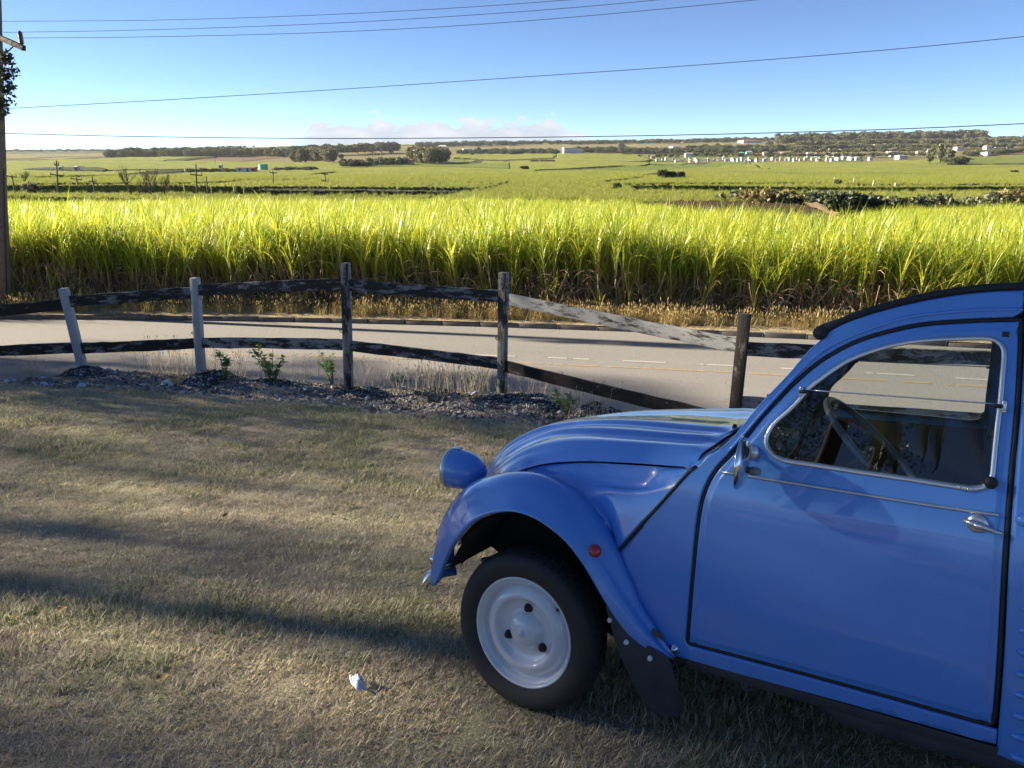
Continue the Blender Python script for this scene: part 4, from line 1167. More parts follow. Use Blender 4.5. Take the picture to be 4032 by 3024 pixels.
# a fallen leaf caught on the wing
def leaf_mesh(name, L, W, mat, bend=.25):
    V = []; F = []
    for i, t in enumerate(np.linspace(0, 1, 7)):
        w = W * math.sin(math.pi * min(.97, .06 + .94 * t)) ** .8
        for sgn in (-1, 0, 1): V.append((L * t, sgn * w / 2, bend * L * (t - .5) ** 2 + .12 * abs(sgn) * w))
    for i in range(6):
        for k in (0, 1): F.append((3 * i + k, 3 * i + 3 + k, 3 * i + 4 + k, 3 * i + 1 + k))
    return make_mesh(name, V, F, mat)
M['deadleaf'] = simple('dead_leaf', (.20, .12, .04), .8, noise=.4, nscale=40)
lf = add_mesh('fallen_leaf', leaf_mesh('fallen_leaf', .05, .024, M['deadleaf']))
lf.matrix_world = car.matrix_world @ Matrix.Translation(C(.490, .632, .425)) @ Matrix.Rotation(R(160), 4, 'Z') @ Matrix.Rotation(R(35), 4, 'Y')
tag(lf, 'curled yellow brown leaf caught behind the blue front fender', 'leaf')

# ------------------------------------------------------------------ the plank fence
def mat_wood(name, c1, c2, dark, amount):
    m, t, b = newmat(name)
    v = t.coord('Object', (1.2, 9, 9))
    g = t.noise(v, 6, 6, .65, .4)
    oi = t.new('ShaderNodeObjectInfo')
    c = t.mix(g, c1, c2)
    ofs = t.new('ShaderNodeVectorMath', operation='ADD'); cb = t.new('ShaderNodeCombineXYZ')
    t.link(t.math('MULTIPLY', oi.outputs['Random'], 40), cb.inputs[0]); t.link(t.coord('Object', (1.6, 4.5, 6)), ofs.inputs[0]); t.link(cb.outputs[0], ofs.inputs[1])
    mo = t.noise(ofs.outputs[0], 2.6, 7, .72)
    lo = t.math('ADD', amount - .10, t.math('MULTIPLY', oi.outputs['Random'], .12))
    f = t.math('MULTIPLY', t.math('SUBTRACT', mo, lo), 11, True)
    c = t.mix(t.math('MULTIPLY', f, .93), c, dark)
    t.link(c, b.inputs['Base Color']); b.inputs['Roughness'].default_value = .9; b.inputs['Specular IOR Level'].default_value = .2
    t.link(t.bump(t.math('ADD', g, t.math('MULTIPLY', mo, .6)), .7, .006), b.inputs['Normal']); return m
M['rail'] = mat_wood('weathered_rail', (.24, .235, .225), (.39, .385, .375), (.02, .017, .015), .46)
M['rail_grey'] = mat_wood('weathered_rail_grey', (.19, .195, .20), (.34, .345, .35), (.025, .022, .02), .50)
M['rail_dark'] = mat_wood('weathered_rail_dark', (.16, .15, .145), (.30, .29, .285), (.018, .015, .013), .40)
M['post_pale'] = mat_wood('weathered_post_pale', (.30, .305, .305), (.44, .445, .44), (.06, .055, .05), .66)
M['post_dark'] = mat_wood('weathered_post_dark', (.10, .095, .085), (.2, .19, .17), (.018, .016, .014), .46)
M['post'] = mat_wood('weathered_post', (.19, .185, .17), (.34, .335, .31), (.03, .026, .022), .56)
fence = empty('plank_fence', (FENCE[4][0], FENCE[4][1], float(lawn_z(*FENCE[4])))); tag(fence, 'low weathered two plank ranch fence with leaning posts along the road', 'fence')
FINV = fence.matrix_world.inverted() if False else Matrix.Translation(-Vector(fence.location))
# tops and bottoms of the posts as seen (pixel of the photograph), at the fence's own distance
POST_PX = [None, ((250, 1135), (328, 1440)), ((768, 1095), (789, 1458)), ((1360, 1036), (1371, 1509)), ((1983, 1073), (1976, 1558)), ((2934, 1236), (2902, 1640)), None, None]
def at(u, v, Y):
    d = ray(u, v); return Vector((d.x / d.y * Y, Y, CAM_Z + d.z / d.y * Y))
posts = []
for i, (fx, fy) in enumerate(FENCE):
    if POST_PX[i]:
        tp = at(*POST_PX[i][0], fy - .02); bt = at(*POST_PX[i][1], fy); bt.z = float(bank_z(bt.x, bt.y)) - .05
        if i == 5: bt = Vector((tp.x - .02, tp.y + .01, float(lawn_z(fx, fy)) - .1))
    else:
        g = float(bank_z(fx, fy)); bt = Vector((fx, fy, g - .05)); tp = Vector((fx, fy, g + (.78 if i == 0 else 1.25)))
    posts.append((bt, tp))
PW = .096
for i, (bt, tp) in enumerate(posts):
    ax = (tp - bt); L = ax.length; ax.normalize()
    d = posts[min(i + 1, 7)][0] - posts[max(i - 1, 0)][0]; d.z = 0; d.normalize()
    yv = ax.cross(d).normalized(); xv = yv.cross(ax)
    mb = MB(); mb.box((0, 0, 0), (L + .12, PW * (1.0 if i != 5 else 1.12), PW), bev=.006)
    # object's long axis is local X so that the grain runs along it
    Mo = Matrix(((ax.x, xv.x, yv.x), (ax.y, xv.y, yv.y), (ax.z, xv.z, yv.z))).to_4x4()
    p = mb.build('post', M['post_pale'] if i in (1, 2) else (M['post_dark'] if i >= 5 else M['post']), fence, sharp=35)
    bmv = p.data.vertices
    for v in bmv:
        if v.co.x > L * .4: v.co.x += random.uniform(-.004, .004)
    p.matrix_local = Matrix.Translation((bt + tp) / 2 - ax * .06 - fence.location) @ Mo
    # old wire staple hook
    if i in (2, 3, 4):
        hk = MB(); c = Vector((-.02 + .02 * i, -.052, 0)); hk.tube([c, c + Vector((0, -.03, 0)), c + Vector((.02, -.045, 0)), c + Vector((.03, -.03, 0)), c + Vector((.02, -.02, 0))], .006, 6)
        hk.build('hook', M['dark'], p)
# rails: seen heights at each post (pixel rows of the photograph)
RAILS = [  # (post a, post b, v at a (top, bottom), v at b)
    (0, 1, 'T'), (1, 2, 'T'), (2, 3, 'T'), (3, 4, 'T'), (4, 5, 'T'), (5, 6, 'T'), (6, 7, 'T'),
    (0, 1, 'B'), (1, 2, 'B'), (2, 3, 'B'), (3, 4, 'B'), (4, 5, 'B'), (5, 6, 'B')]
RV = {  # centre pixel row of each board where it meets the post: (left end, right end)
    (0, 1, 'T'): (1290, 1197), (1, 2, 'T'): (1187, 1149), (2, 3, 'T'): (1142, 1116), (3, 4, 'T'): (1121, 1165), (4, 5, 'T'): (1172, 1363), (5, 6, 'T'): (1372, 1425), (6, 7, 'T'): None,
    (0, 1, 'B'): (1415, 1368), (1, 2, 'B'): (1371, 1350), (2, 3, 'B'): (1350, 1357), (3, 4, 'B'): (1360, 1432), (4, 5, 'B'): (1438, 1660), (5, 6, 'B'): None}
BH = .135
def along(i, z):
    bt, tp = posts[i]; t = (z - bt.z) / (tp.z - bt.z); return bt + (tp - bt) * t
def row_to_z(v, Y): return CAM_Z - float(rr(v)) * Y
for key in RAILS:
    a, b, k = key
    if RV[key]:
        za = row_to_z(RV[key][0], posts[a][0].y); zb = row_to_z(RV[key][1], posts[b][0].y)
        if key == (5, 6, 'T'): zb = row_to_z(1420, posts[6][0].y)
    else:
        za = float(lawn_z(posts[a][0].x, posts[a][0].y)) + (.95 if k == 'T' else .42); zb = float(lawn_z(posts[b][0].x, posts[b][0].y)) + (.95 if k == 'T' else .42)
        if key == (6, 7, 'T'): za = row_to_z(1420, posts[6][0].y)
    A = along(a, za); B = along(b, zb)
    ax = B - A; L = ax.length; ax.normalize()
    up = Vector((0, 0, 1)); up = (up - ax * up.dot(ax)).normalized(); yv = up.cross(ax)
    mb = MB(); n = 14; V = []; F = []
    sag = random.uniform(-.012, .012)
    hh = [BH / 2 * random.uniform(.94, 1.06) for _ in range(n + 1)]
    for q in range(n + 1):
        t = q / n; x = -L / 2 - .02 + (L + .04) * t; s_ = sag * math.sin(math.pi * t) + random.uniform(-.002, .002)
        h = hh[q] * (1 if 0 < q < n else .96)
        for yy, zz in ((-.017, -h + .004), (-.014, -h), (.014, -h), (.017, -h + .004), (.017, h - .004), (.014, h), (-.014, h), (-.017, h - .004)): V.append((x, yy, zz + s_))
    for q in range(n):
        for e in range(8): F.append((8 * q + e, 8 * q + (e + 1) % 8, 8 * q + 8 + (e + 1) % 8, 8 * q + 8 + e))
    F.append(tuple(range(8))); F.append(tuple(8 * n + e for e in range(8))[::-1])
    mb.add(V, F); r = mb.build('rail', M['rail_grey'] if (a >= 3 and key != (4, 5, 'B')) else (M['rail_dark'] if (a < 2 or key == (4, 5, 'B')) else M['rail']), fence, sharp=35)
    r.matrix_local = Matrix.Translation((A + B) / 2 - fence.location) @ Matrix(((ax.x, yv.x, up.x), (ax.y, yv.y, up.y), (ax.z, yv.z, up.z))).to_4x4()

# ------------------------------------------------------------------ tarry gravel mounds at the feet of the posts
def mat_mound():
    m, t, b = newmat('tarry_gravel')
    v = t.coord('World'); vc = t.vor(v, 48, out='Color'); sep = t.new('ShaderNodeSeparateColor'); t.link(vc, sep.inputs[0])
    c = t.ramp(sep.outputs[0], [(0, (.035, .035, .037)), (.5, (.065, .065, .067)), (.68, (.24, .235, .23)), (.88, (.55, .55, .54))], 'CONSTANT')
    t.link(c, b.inputs['Base Color']); b.inputs['Roughness'].default_value = .85
    t.link(t.bump(t.vor(v, 48), 1.0, .03), b.inputs['Normal']); return m
M['mound'] = mat_mound()
def mound(loc, rx, ry, h, lab, seed):
    r_ = np.random.default_rng(seed); n, m = 56, 22; P = np.zeros((m, n + 1, 3))
    ph = r_.uniform(0, 6.3, 8)
    for i in range(m):
        q = i / (m - 1)
        for j in range(n + 1):
            a = 2 * math.pi * j / n
            e = 1 + .13 * math.sin(2 * a + ph[0]) + .09 * math.sin(3 * a + ph[1]) + .06 * math.sin(5 * a + ph[2])
            x, y = math.cos(a) * rx * q * e, math.sin(a) * ry * q * e
            z = h * (1 - q ** 2.2) ** .8 + (.016 * math.sin(9 * x / rx + ph[3]) * math.cos(7 * y / ry + ph[4]) + r_.normal(0, .006)) * (1 - q ** 3)
            X, Y = loc[0] + x, loc[1] + y
            P[i, j] = (x, y, float(verge_z(X, Y)) - loc[2] + z - .015)
    P[:, -1] = P[:, 0]; P[0, :] = P[0, 0]
    mb = MB(); mb.grid(P); o = mb.build('gravel_mound', M['mound'], None, merge=True, label=lab, cat='gravel mound', group='gravel mounds at the fence posts'); o.location = loc; return o
MOUNDS = [(1, .32, .28, .09, 'black gravel mound at the foot of the most tilted fence post'), (2, .33, .34, .13, 'black gravel mound at the foot of the second visible fence post from the utility pole'),
          (3, .38, .30, .09, 'pale speckled gravel mound at the foot of the tall middle fence post'), (4, .56, .40, .15, 'biggest speckled gravel mound, at the last fence post before the blue bonnet')]
for k, (i, rx, ry, h, lab) in enumerate(MOUNDS):
    bt = posts[i][0]; mound((bt.x + (.22 if i == 4 else .08), bt.y - .06, float(bank_z(bt.x, bt.y))), rx, ry, h, lab, 30 + k)
mound((-1.05, 9.1, float(lawn_z(-1.05, 9.1))), .45, .22, .06, 'long low gravel heap between the two tall fence posts', 50)
mound((.95, 8.2, float(lawn_z(.95, 8.2))), .42, .36, .11, 'gravel heap by the leafy weed beside the blue bonnet', 51)
mound((-2.9, 9.3, float(lawn_z(-2.9, 9.3))), .45, .22, .05, 'low gravel heap among weeds before the tall middle post', 52)
# loose stones on the verge
st = []
for k in range(3):
    bm = bmesh.new(); bmesh.ops.create_icosphere(bm, subdivisions=1, radius=1.0)
    for v in bm.verts: v.co = v.co * random.uniform(.7, 1.2); v.co.z *= .7
    me = bpy.data.meshes.new('stone'); bm.to_mesh(me); bm.free(); me.materials.append(simple('stone_%d' % k, [(.09, .085, .08), (.26, .25, .235), (.5, .49, .47)][k], .9, noise=.3, nscale=3)); st.append(me)
n = 9000; X = rng.uniform(-7.5, 3.2, n); t = rng.beta(1.3, 1.6, n); ye = y_edge(X); Y = ye - .05 + t * (y_fence(X) + .7 - ye)
dens = .5 + .5 * np.sin(X * 2.3 + 1.2) * np.sin(Y * 3.1 + X); keep = rng.uniform(0, 1, n) < .25 + .75 * dens
X, Y = X[keep], Y[keep]; n = len(X)
scatter('gravel', np.stack([X, Y, verge_z(X, Y)], 1), rng.uniform(0, 6.3, (n, 3)), rng.gamma(2.2, .0055, n) + .004, rng.choice(3, n, p=[.5, .3, .2]), st, 'loose grey and white stones on the strip under the fence', 'gravel')

# ------------------------------------------------------------------ utility pole, cross-arm, insulators and wires
M['poleWood'] = mat_wood('pole_wood', (.12, .095, .075), (.22, .18, .15), (.03, .024, .02), .56)
M['porcelain'] = simple('porcelain', (.06, .05, .05), .25, noise=.1, coat=.5)
M['wire'] = simple('wire', (.02, .021, .024), .6)
PB = at(14, 1216, 19.6); PB.z = ROAD_Z + .17
PT = at(-14, 128, 19.6)
pole = empty('utility_pole', PB); tag(pole, 'tall leaning timber utility pole beyond the road at the frame edge', 'utility pole')
axp = (PT - PB).normalized(); PTT = PB + axp * ((PT - PB).length + .9)
mb = MB(); mb.tube([Vector((0, 0, -.5)), (PB.lerp(PTT, .33) - PB), (PB.lerp(PTT, .66) - PB), PTT - PB], [.165, .15, .13, .115], 16); mb.build('shaft', M['poleWood'], pole)
mb = MB(); mb.tube([Vector((.175, -.12, 0)), axp * 3.5 + Vector((.16, -.10, 0))], .012, 6); mb.build('earth_cable', M['wire'], pole)
arm_c = PT - axp * .08
arm_e = at(95, 190, 19.0); arm_d = (arm_e - arm_c); arm_s = arm_c - arm_d * 1.1
mb = MB(); L = (arm_e - arm_s).length; d = (arm_e - arm_s).normalized(); up = Vector((0, 0, 1)); yv = up.cross(d).normalized(); zv = d.cross(yv)
mb.box((0, 0, 0), (L, .09, .115), Matrix(((d.x, yv.x, zv.x), (d.y, yv.y, zv.y), (d.z, yv.z, zv.z))), bev=.006)
ca = mb.build('cross_arm', M['poleWood'], pole, sharp=35); ca.location = (arm_s + arm_e) / 2 - PB
ins_tops = []
for t in (.97, .56, .05):
    c = arm_s.lerp(arm_e, t) + Vector((0, 0, .06)); pr = []
    for k in range(7): pr += [(.045, .02 + k * .035), (.066, .028 + k * .035), (.045, .042 + k * .035)]
    ib = MB(); ib.lathe([(0, 0), (.02, 0), (.03, .015)] + pr + [(.03, .275), (.022, .29), (.0, .295)], 18, Matrix.Rotation(R(90), 4, 'X')); i_ = ib.build('insulator', M['porcelain'], pole); i_.location = c - PB
    ins_tops.append(c + Vector((0, 0, .30)))
mb = MB(); mb.tube([arm_s.lerp(arm_e, .85) - PB, arm_c - axp * .55 - PB + Vector((.1, -.1, 0))], .015, 6); mb.build('brace', M['dark'], pole)
def wire(name, pts, rad, label, group=None):
    P = resample(pts, n=60); mb = MB(); mb.tube(P - np.array(pts[0]), rad, 5); o = mb.build(name, M['wire'], None, label=label, cat='power line', group=group); o.location = pts[0]; return o
def wire_px(px, ys):
    return [tuple(at(u, v, Y)) for (u, v), Y in zip(px, ys)]
WF = 4032 / 2212
def W2(L): return [(a * WF, b * WF) for a, b in L]
def yl(L, Y0, Y1): return [Y0 + (Y1 - Y0) * (u / 2212) for u, v in L]
w1 = [(-60, 47), (0, 46), (300, 44), (600, 36), (900, 22), (1200, 2), (1600, -32), (2300, -105)]
w2 = [(8, 70), (300, 65), (700, 51), (1100, 27), (1420, 0), (1900, -48), (2400, -110)]
w3 = [(50, 82), (300, 80), (700, 70), (1100, 48), (1600, 3), (2000, -42), (2400, -95)]
w4 = [(6, 235), (300, 219), (700, 195), (1106, 168), (1500, 141), (1900, 109), (2212, 79), (2500, 47)]
w5 = [(3, 288), (300, 295), (700, 299), (1106, 297), (1500, 291), (1900, 280), (2212, 267), (2500, 252)]
wire('power_line', wire_px(W2(w1), yl(w1, 20.3, 15.5)), .0055, 'topmost of the three overhead wires near the top of the sky')
wire('power_line', wire_px(W2(w2), yl(w2, 19.7, 15.2)), .0055, 'middle of the three overhead wires near the top of the sky')
wire('power_line', wire_px(W2(w3), yl(w3, 19.1, 14.8)), .0055, 'lowest of the three overhead wires, leaving the cross arm end insulator')
wire('power_line', wire_px(W2(w4), yl(w4, 19.5, 14.5)), .0065, 'single overhead wire slanting up across the middle of the sky')
wire('power_line', wire_px(W2(w5), yl(w5, 19.5, 14.5)), .0085, 'sagging cable just above the horizon hills')

# a creeper hanging on the pole
M['creeper'] = leafmat('creeper_leaf', (.035, .05, .018), (.05, .07, .022), .25, .4, .05)

# ------------------------------------------------------------------ blades, stalks, leaves
class BL:
    def __init__(s): s.V = []; s.Q = []; s.mi = []; s.clouds = []
    def blade(s, base, az, el, L, W, droop, segs=5, m=0, wprof=None, twist=0.):
        p = np.array(base, float); b0 = len(s.V); step = L / segs
        for i in range(segs + 1):
            t = i / segs
            w = W * (wprof(t) if wprof else (1 - t) ** .7 * (.55 + .45 * min(1, t * 5)))
            a2 = az + math.pi / 2; tw = twist * t
            sd = np.array([math.cos(a2) * math.cos(tw), math.sin(a2) * math.cos(tw), math.sin(tw)]) * w / 2
            s.V.append(p - sd); s.V.append(p + sd)
            p = p + np.array([math.cos(az) * math.cos(el), math.sin(az) * math.cos(el), math.sin(el)]) * step
            el -= droop / segs * (.4 + 1.2 * t)
        for i in range(segs):
            k = b0 + 2 * i; s.Q.append((k, k + 1, k + 3, k + 2)); s.mi.append(m)
    def stalk(s, a, b, r0, r1, n=5, m=0):
        a, b = np.array(a, float), np.array(b, float); k0 = len(s.V)
        for p, r in ((a, r0), ((a + b) / 2, (r0 + r1) / 2), (b, r1)):
            for i in range(n): s.V.append(p + np.array([math.cos(2 * math.pi * i / n) * r, math.sin(2 * math.pi * i / n) * r, 0]))
        for j in range(2):
            for i in range(n):
                s.Q.append((k0 + j * n + i, k0 + j * n + (i + 1) % n, k0 + (j + 1) * n + (i + 1) % n, k0 + (j + 1) * n + i)); s.mi.append(m)
    def cloud(s, C_, rad, n, size, r, flat=.75, m=0, zmin=None):
        """n leaf-sized faces round each of the centres C_, thickest near the surface of the clump"""
        C_ = np.asarray(C_, float); k = len(C_)
        v = r.normal(size=(k, n, 3)); v /= np.linalg.norm(v, axis=2)[..., None]
        v *= (r.uniform(0, 1, (k, n, 1)) ** .4) * np.asarray(rad, float).reshape(k, 1, 1); v[..., 2] *= flat
        c = (C_[:, None] + v).reshape(-1, 3)
        if zmin is not None: c = c[c[:, 2] > zmin]
        q = len(c); nn = r.normal(size=(q, 3)); nn /= np.linalg.norm(nn, axis=1)[:, None]
        a = np.cross(nn, r.normal(size=(q, 3))); a /= np.linalg.norm(a, axis=1)[:, None]; b = np.cross(nn, a)
        L = (size * r.uniform(.7, 1.3, q))[:, None] / 2; W = L * .55
        s.clouds.append((np.stack([c - a * L, c + b * W, c + a * L, c - b * W], 1).reshape(-1, 3), m))
    def mesh(s, name, mats, smooth=False):
        V = [np.array(s.V, float).reshape(-1, 3)]; Q = [np.array(s.Q, int).reshape(-1, 4)]; mi = [np.array(s.mi, int)]; b = len(s.V)
        for P, m in s.clouds:
            V.append(P); Q.append(np.arange(len(P)).reshape(-1, 4) + b); mi.append(np.full(len(P) // 4, m)); b += len(P)
        return fast_mesh(name, np.vstack(V), np.vstack(Q), mats, smooth, np.concatenate(mi))

M['cane'] = leafmat('cane_leaf', (.48, .53, .04), (.37, .46, .04), .52, .4, .05)
M['cane_tip'] = leafmat('cane_leaf_pale', (.74, .68, .08), (.60, .60, .06), .52, .4, .05)
M['cane_deep'] = leafmat('cane_leaf_deep', (.24, .37, .035), (.33, .42, .04), .48, .4, .05)
M['cane_dry'] = leafmat('cane_trash', (.62, .48, .31), (.42, .30, .19), .25, .7, .01)
M['cane_stalk'] = simple('cane_stalk', (.20, .15, .08), .7, noise=.4, nscale=6)
r5 = np.random.default_rng(11)
def cane_full(seed, tall=1.0):
    r = np.random.default_rng(seed); b = BL()
    for k in range(6):
        x, y = r.normal(0, .17, 2); hs = r.uniform(.95, 1.5) * tall; lx, ly = r.normal(0, .12, 2)
        top = np.array([x + lx, y + ly, hs]); b.stalk((x, y, -.05), top, .015, .011, 5, 3)
        for q in range(17):
            az = r.uniform(0, 6.283); t = q / 17; lo = .55
            p = np.array([x, y, 0]) * (1 - (lo + (1 - lo) * t)) + top * (lo + (1 - lo) * t); p[2] = hs * (lo + (1.02 - lo) * t)
            b.blade(p, az, R(r.uniform(62, 88)), r.uniform(.6, 1.1), r.uniform(.018, .034), R(r.uniform(15, 120)), 6, 0 if r.random() < .42 else (1 if r.random() < .5 else 2), twist=r.uniform(-1.2, 1.2))
        for q in range(10):
            az = r.uniform(0, 6.283); z = hs * r.uniform(.08, .66); p = np.array([x, y, 0]) * (1 - z / hs) + top * (z / hs); p[2] = z
            b.blade(p, az, R(r.uniform(10, 75)), r.uniform(.4, .9), r.uniform(.014, .028), R(r.uniform(110, 200)), 5, 3 if r.random() < .12 else 4, twist=r.uniform(-2, 2))
        if r.random() < .3:      # young shoot low down
            for q in range(6): b.blade((x + .1, y - .1, r.uniform(.05, .3)), r.uniform(0, 6.283), R(r.uniform(60, 86)), r.uniform(.5, .9), .028, R(r.uniform(20, 90)), 5, 0 if q % 2 else 1)
        if r.random() < .5:      # leaning dead cane
            a_ = r.uniform(0, 6.28); b.stalk((x, y, 0), (x + math.cos(a_) * .5, y + math.sin(a_) * .5, r.uniform(.5, 1.0)), .012, .008, 5, 4)
    for q in range(10):      # trash on the ground
        az = r.uniform(0, 6.283); b.blade((r.normal(0, .3), r.normal(0, .3), r.uniform(.01, .1)), az, R(r.uniform(-2, 30)), r.uniform(.3, .7), .02, R(r.uniform(10, 60)), 3, 4)
    return b.mesh('cane_%d' % seed, [M['cane'], M['cane_tip'], M['cane_deep'], M['cane_stalk'], M['cane_dry']])
def cane_top(seed, n=7, segs=4, mats=None):
    r = np.random.default_rng(seed); b = BL()
    for k in range(n):
        x, y = r.normal(0, .26, 2); hs = r.uniform(.95, 1.4)
        for q in range(10):
            az = r.uniform(0, 6.283); z = hs * r.uniform(.72, 1.0)
            b.blade((x, y, z), az, R(r.uniform(64, 89)), r.uniform(.65, 1.15), r.uniform(.022, .036), R(r.uniform(15, 95)), segs, 0 if r.random() < .42 else (1 if r.random() < .62 else 2), twist=r.uniform(-1, 1))
    return b.mesh('canetop_%d' % seed, mats or [M['cane'], M['cane_tip'], M['cane_deep']])
fulls = [cane_full(100 + k, 1.0) for k in range(7)]
tops = [cane_top(200 + k) for k in range(6)]
M['cane_far'] = leafmat('cane_leaf_far', (.33, .34, .05), (.27, .30, .05), .4, .5, .03)
M['cane_far2'] = leafmat('cane_leaf_far_green', (.22, .27, .045), (.29, .32, .06), .4, .5, .03)
fars = [cane_top(300 + k, 5, 3, [M['cane_far'], M['cane_far'], M['cane_far2']]) for k in range(4)]
# outline of the near field: its far edge comes closer on the right, where a track cuts it
def near_edge(X, Y):
    u = 2016 + FOC * X / (Y * 1.02)
    e = np.interp(u, [-3000, 2450, 2600, 2700, 2850, 3000, 3200, 3290, 3291, 3335, 3336, 3500, 3800, 6000], [90, 90, 70, 57, 50, 46, 42, 40, 36, 36, 66, 74, 80, 80])
    return Y < e
pts = []; idx = []; scl = []
for row in range(4):
    X = np.arange(-24, 16, .33) + r5.normal(0, .10, len(np.arange(-24, 16, .33)))
    Y = y_cane(X) + .35 + row * .40 + r5.normal(0, .10, len(X))
    pts.append(np.stack([X, Y], 1)); idx.append(r5.integers(0, 7, len(X))); scl.append(r5.normal(1.06, .09, len(X)) * (1.0 + .08 * np.sin(X * .9)))
P_f = np.vstack(pts); i_f = np.concatenate(idx); s_f = np.concatenate(scl)
keep = ~((P_f[:, 0] > -12.9) & (P_f[:, 0] < -12.2) & (P_f[:, 1] < y_cane(P_f[:, 0]) + .3)); P_f, i_f, s_f = P_f[keep], i_f[keep], s_f[keep]
pts = []
Y = 0.0; s = 1.75
while s < 74:
    sp = .40 + .0042 * s
    hw = (s + 20) * .78 + 2
    X = np.arange(-hw, hw, sp); X = X + r5.normal(0, sp * .3, len(X))
    Yv = y_cane(np.clip(X, -24, 16)) + s + r5.normal(0, sp * .3, len(X))
    pts.append(np.stack([X, Yv], 1)); s += sp
P_t = np.vstack(pts)
P_t = P_t[near_edge(P_t[:, 0], P_t[:, 1])]
n = len(P_t)
allP = np.vstack([P_f, P_t]); z = land_z(allP[:, 0], allP[:, 1])
patch = 1.0 + .10 * np.sin(allP[:, 0] * .23 + allP[:, 1] * .11) * np.sin(allP[:, 1] * .19 - 1)
sc = np.concatenate([s_f, r5.normal(1.05, .10, n) + .0015 * (P_t[:, 1] - 18)]) * patch
ii = np.concatenate([i_f, 7 + r5.integers(0, 6, n)])
rot = np.stack([r5.normal(0, .07, len(allP)), r5.normal(0, .07, len(allP)), r5.uniform(0, 6.283, len(allP))], 1)
scatter('sugar_cane', np.column_stack([allP, z]), rot, sc, ii, fulls + tops, 'tall yellow green sugar cane with dry straw at its foot across the road', 'sugar cane')
# cane texture on the farther fields
cm = np.isin(fid, [i for i, f in enumerate(FIELDS) if f[0] in (CB, CM_) and f[1] >= 1.5])
rc = np.argwhere(cm & (CY < 330) & (np.abs(CX / CY) < .8))
cell_area = (np.diff(yvals)[:, None] * (GX[:-1, 1:] - GX[:-1, :-1]))
w = cell_area[rc[:, 0], rc[:, 1]] / np.maximum(CY[rc[:, 0], rc[:, 1]] / 130, .6) ** 2.2
pick = r5.choice(len(rc), 42000, p=w / w.sum())
rr_, cc_ = rc[pick].T
fa = r5.uniform(0, 1, len(pick)); fb = r5.uniform(0, 1, len(pick))
fx = GX[rr_, cc_] * (1 - fa) + GX[rr_ + 1, cc_ + 1] * fa; fx = CX[rr_, cc_] + (fa - .5) * (GX[rr_, cc_ + 1] - GX[rr_, cc_]); fy = CY[rr_, cc_] + (fb - .5) * (GY[rr_ + 1, cc_] - GY[rr_, cc_])
hz = np.array([f[1] for f in FIELDS])[fid[rr_, cc_]]
fs = np.clip(.6 + (fy - 130) / 500, .6, .95)
scatter('far_sugar_cane', np.column_stack([fx, fy, land_z(fx, fy) + hz + .32 - 1.95 * fs]), np.column_stack([np.zeros(len(fx)), np.zeros(len(fx)), r5.uniform(0, 6.28, len(fx))]), fs * r5.normal(1, .12, len(fx)), r5.integers(0, 4, len(fx)), fars,
        'pale green sugar cane texture over the valley fields', 'sugar cane')

# ------------------------------------------------------------------ lawn grass
M['grass_dry'] = leafmat('grass_dry', (.66, .55, .42), (.47, .385, .29), .35, .6, .02, (1.1, .50, .70), (.46, .43, .27))
M['grass_green'] = leafmat('grass_green', (.30, .36, .16), (.40, .42, .21), .35, .5, .02)
M['grass_straw'] = leafmat('grass_straw', (.74, .67, .55), (.62, .55, .44), .35, .6, .02)
def tuft(seed, nb, m_p, h, lay):
    r = np.random.default_rng(seed); b = BL()
    for k in range(nb):
        b.blade((r.normal(0, .022), r.normal(0, .022), -.004), r.uniform(0, 6.283), R(r.uniform(*lay)), h * r.uniform(.6, 1.35), r.uniform(.0026, .0048), R(r.uniform(5, 85)), 3, int(r.choice(3, p=m_p)))
    return b.mesh('tuft_%d' % seed, [M['grass_dry'], M['grass_green'], M['grass_straw']])
gt = [tuft(400 + k, 17, [.60, .14, .26], [.022, .029, .026, .035, .019, .044][k], (8, 62)) for k in range(6)] + [tuft(420 + k, 14, [.25, .65, .10], .037, (22, 78)) for k in range(3)]
n = 92000
Yg = 1.0 + 8.0 * rng.beta(1.15, 1.25, n)
Xg = rng.uniform(-.82, .75, n) * (Yg + .7) - .1
ok = Yg < edge_w(Xg) + rng.normal(0, .05, n)
Xg, Yg = Xg[ok], Yg[ok]; n = len(Xg)
def vnoise(X, Y, f, seed):
    r = np.random.default_rng(seed); G = r.uniform(0, 1, (64, 64)); x, y = X * f + 200, Y * f + 200
    i, j = np.floor(x).astype(int), np.floor(y).astype(int); a, b = smooth(x - i), smooth(y - j)
    g = lambda p, q: G[p % 64, q % 64]
    return (g(i, j) * (1 - a) + g(i + 1, j) * a) * (1 - b) + (g(i, j + 1) * (1 - a) + g(i + 1, j + 1) * a) * b
gn = .6 * vnoise(Xg, Yg, 1.3, 1) + .4 * vnoise(Xg, Yg, 4.1, 2)
gn = gn + .10 * smooth((Yg - 6.2) / 1.5)
green = gn + rng.normal(0, .10, n) > .70
gi = np.where(green, rng.integers(6, 9, n), rng.choice(6, n, p=[.26, .2, .2, .12, .17, .05]))
scatter('grass', np.stack([Xg, Yg, lawn_z(Xg, Yg) + .002], 1), np.stack([rng.normal(0, .1, n), rng.normal(0, .1, n), rng.uniform(0, 6.28, n)], 1), rng.normal(1.0, .18, n) * np.where(green, 1.1, 1.0) * (.75 + .5 * gn), gi, gt,
        'short mown lawn, straw coloured with green patches', 'grass')

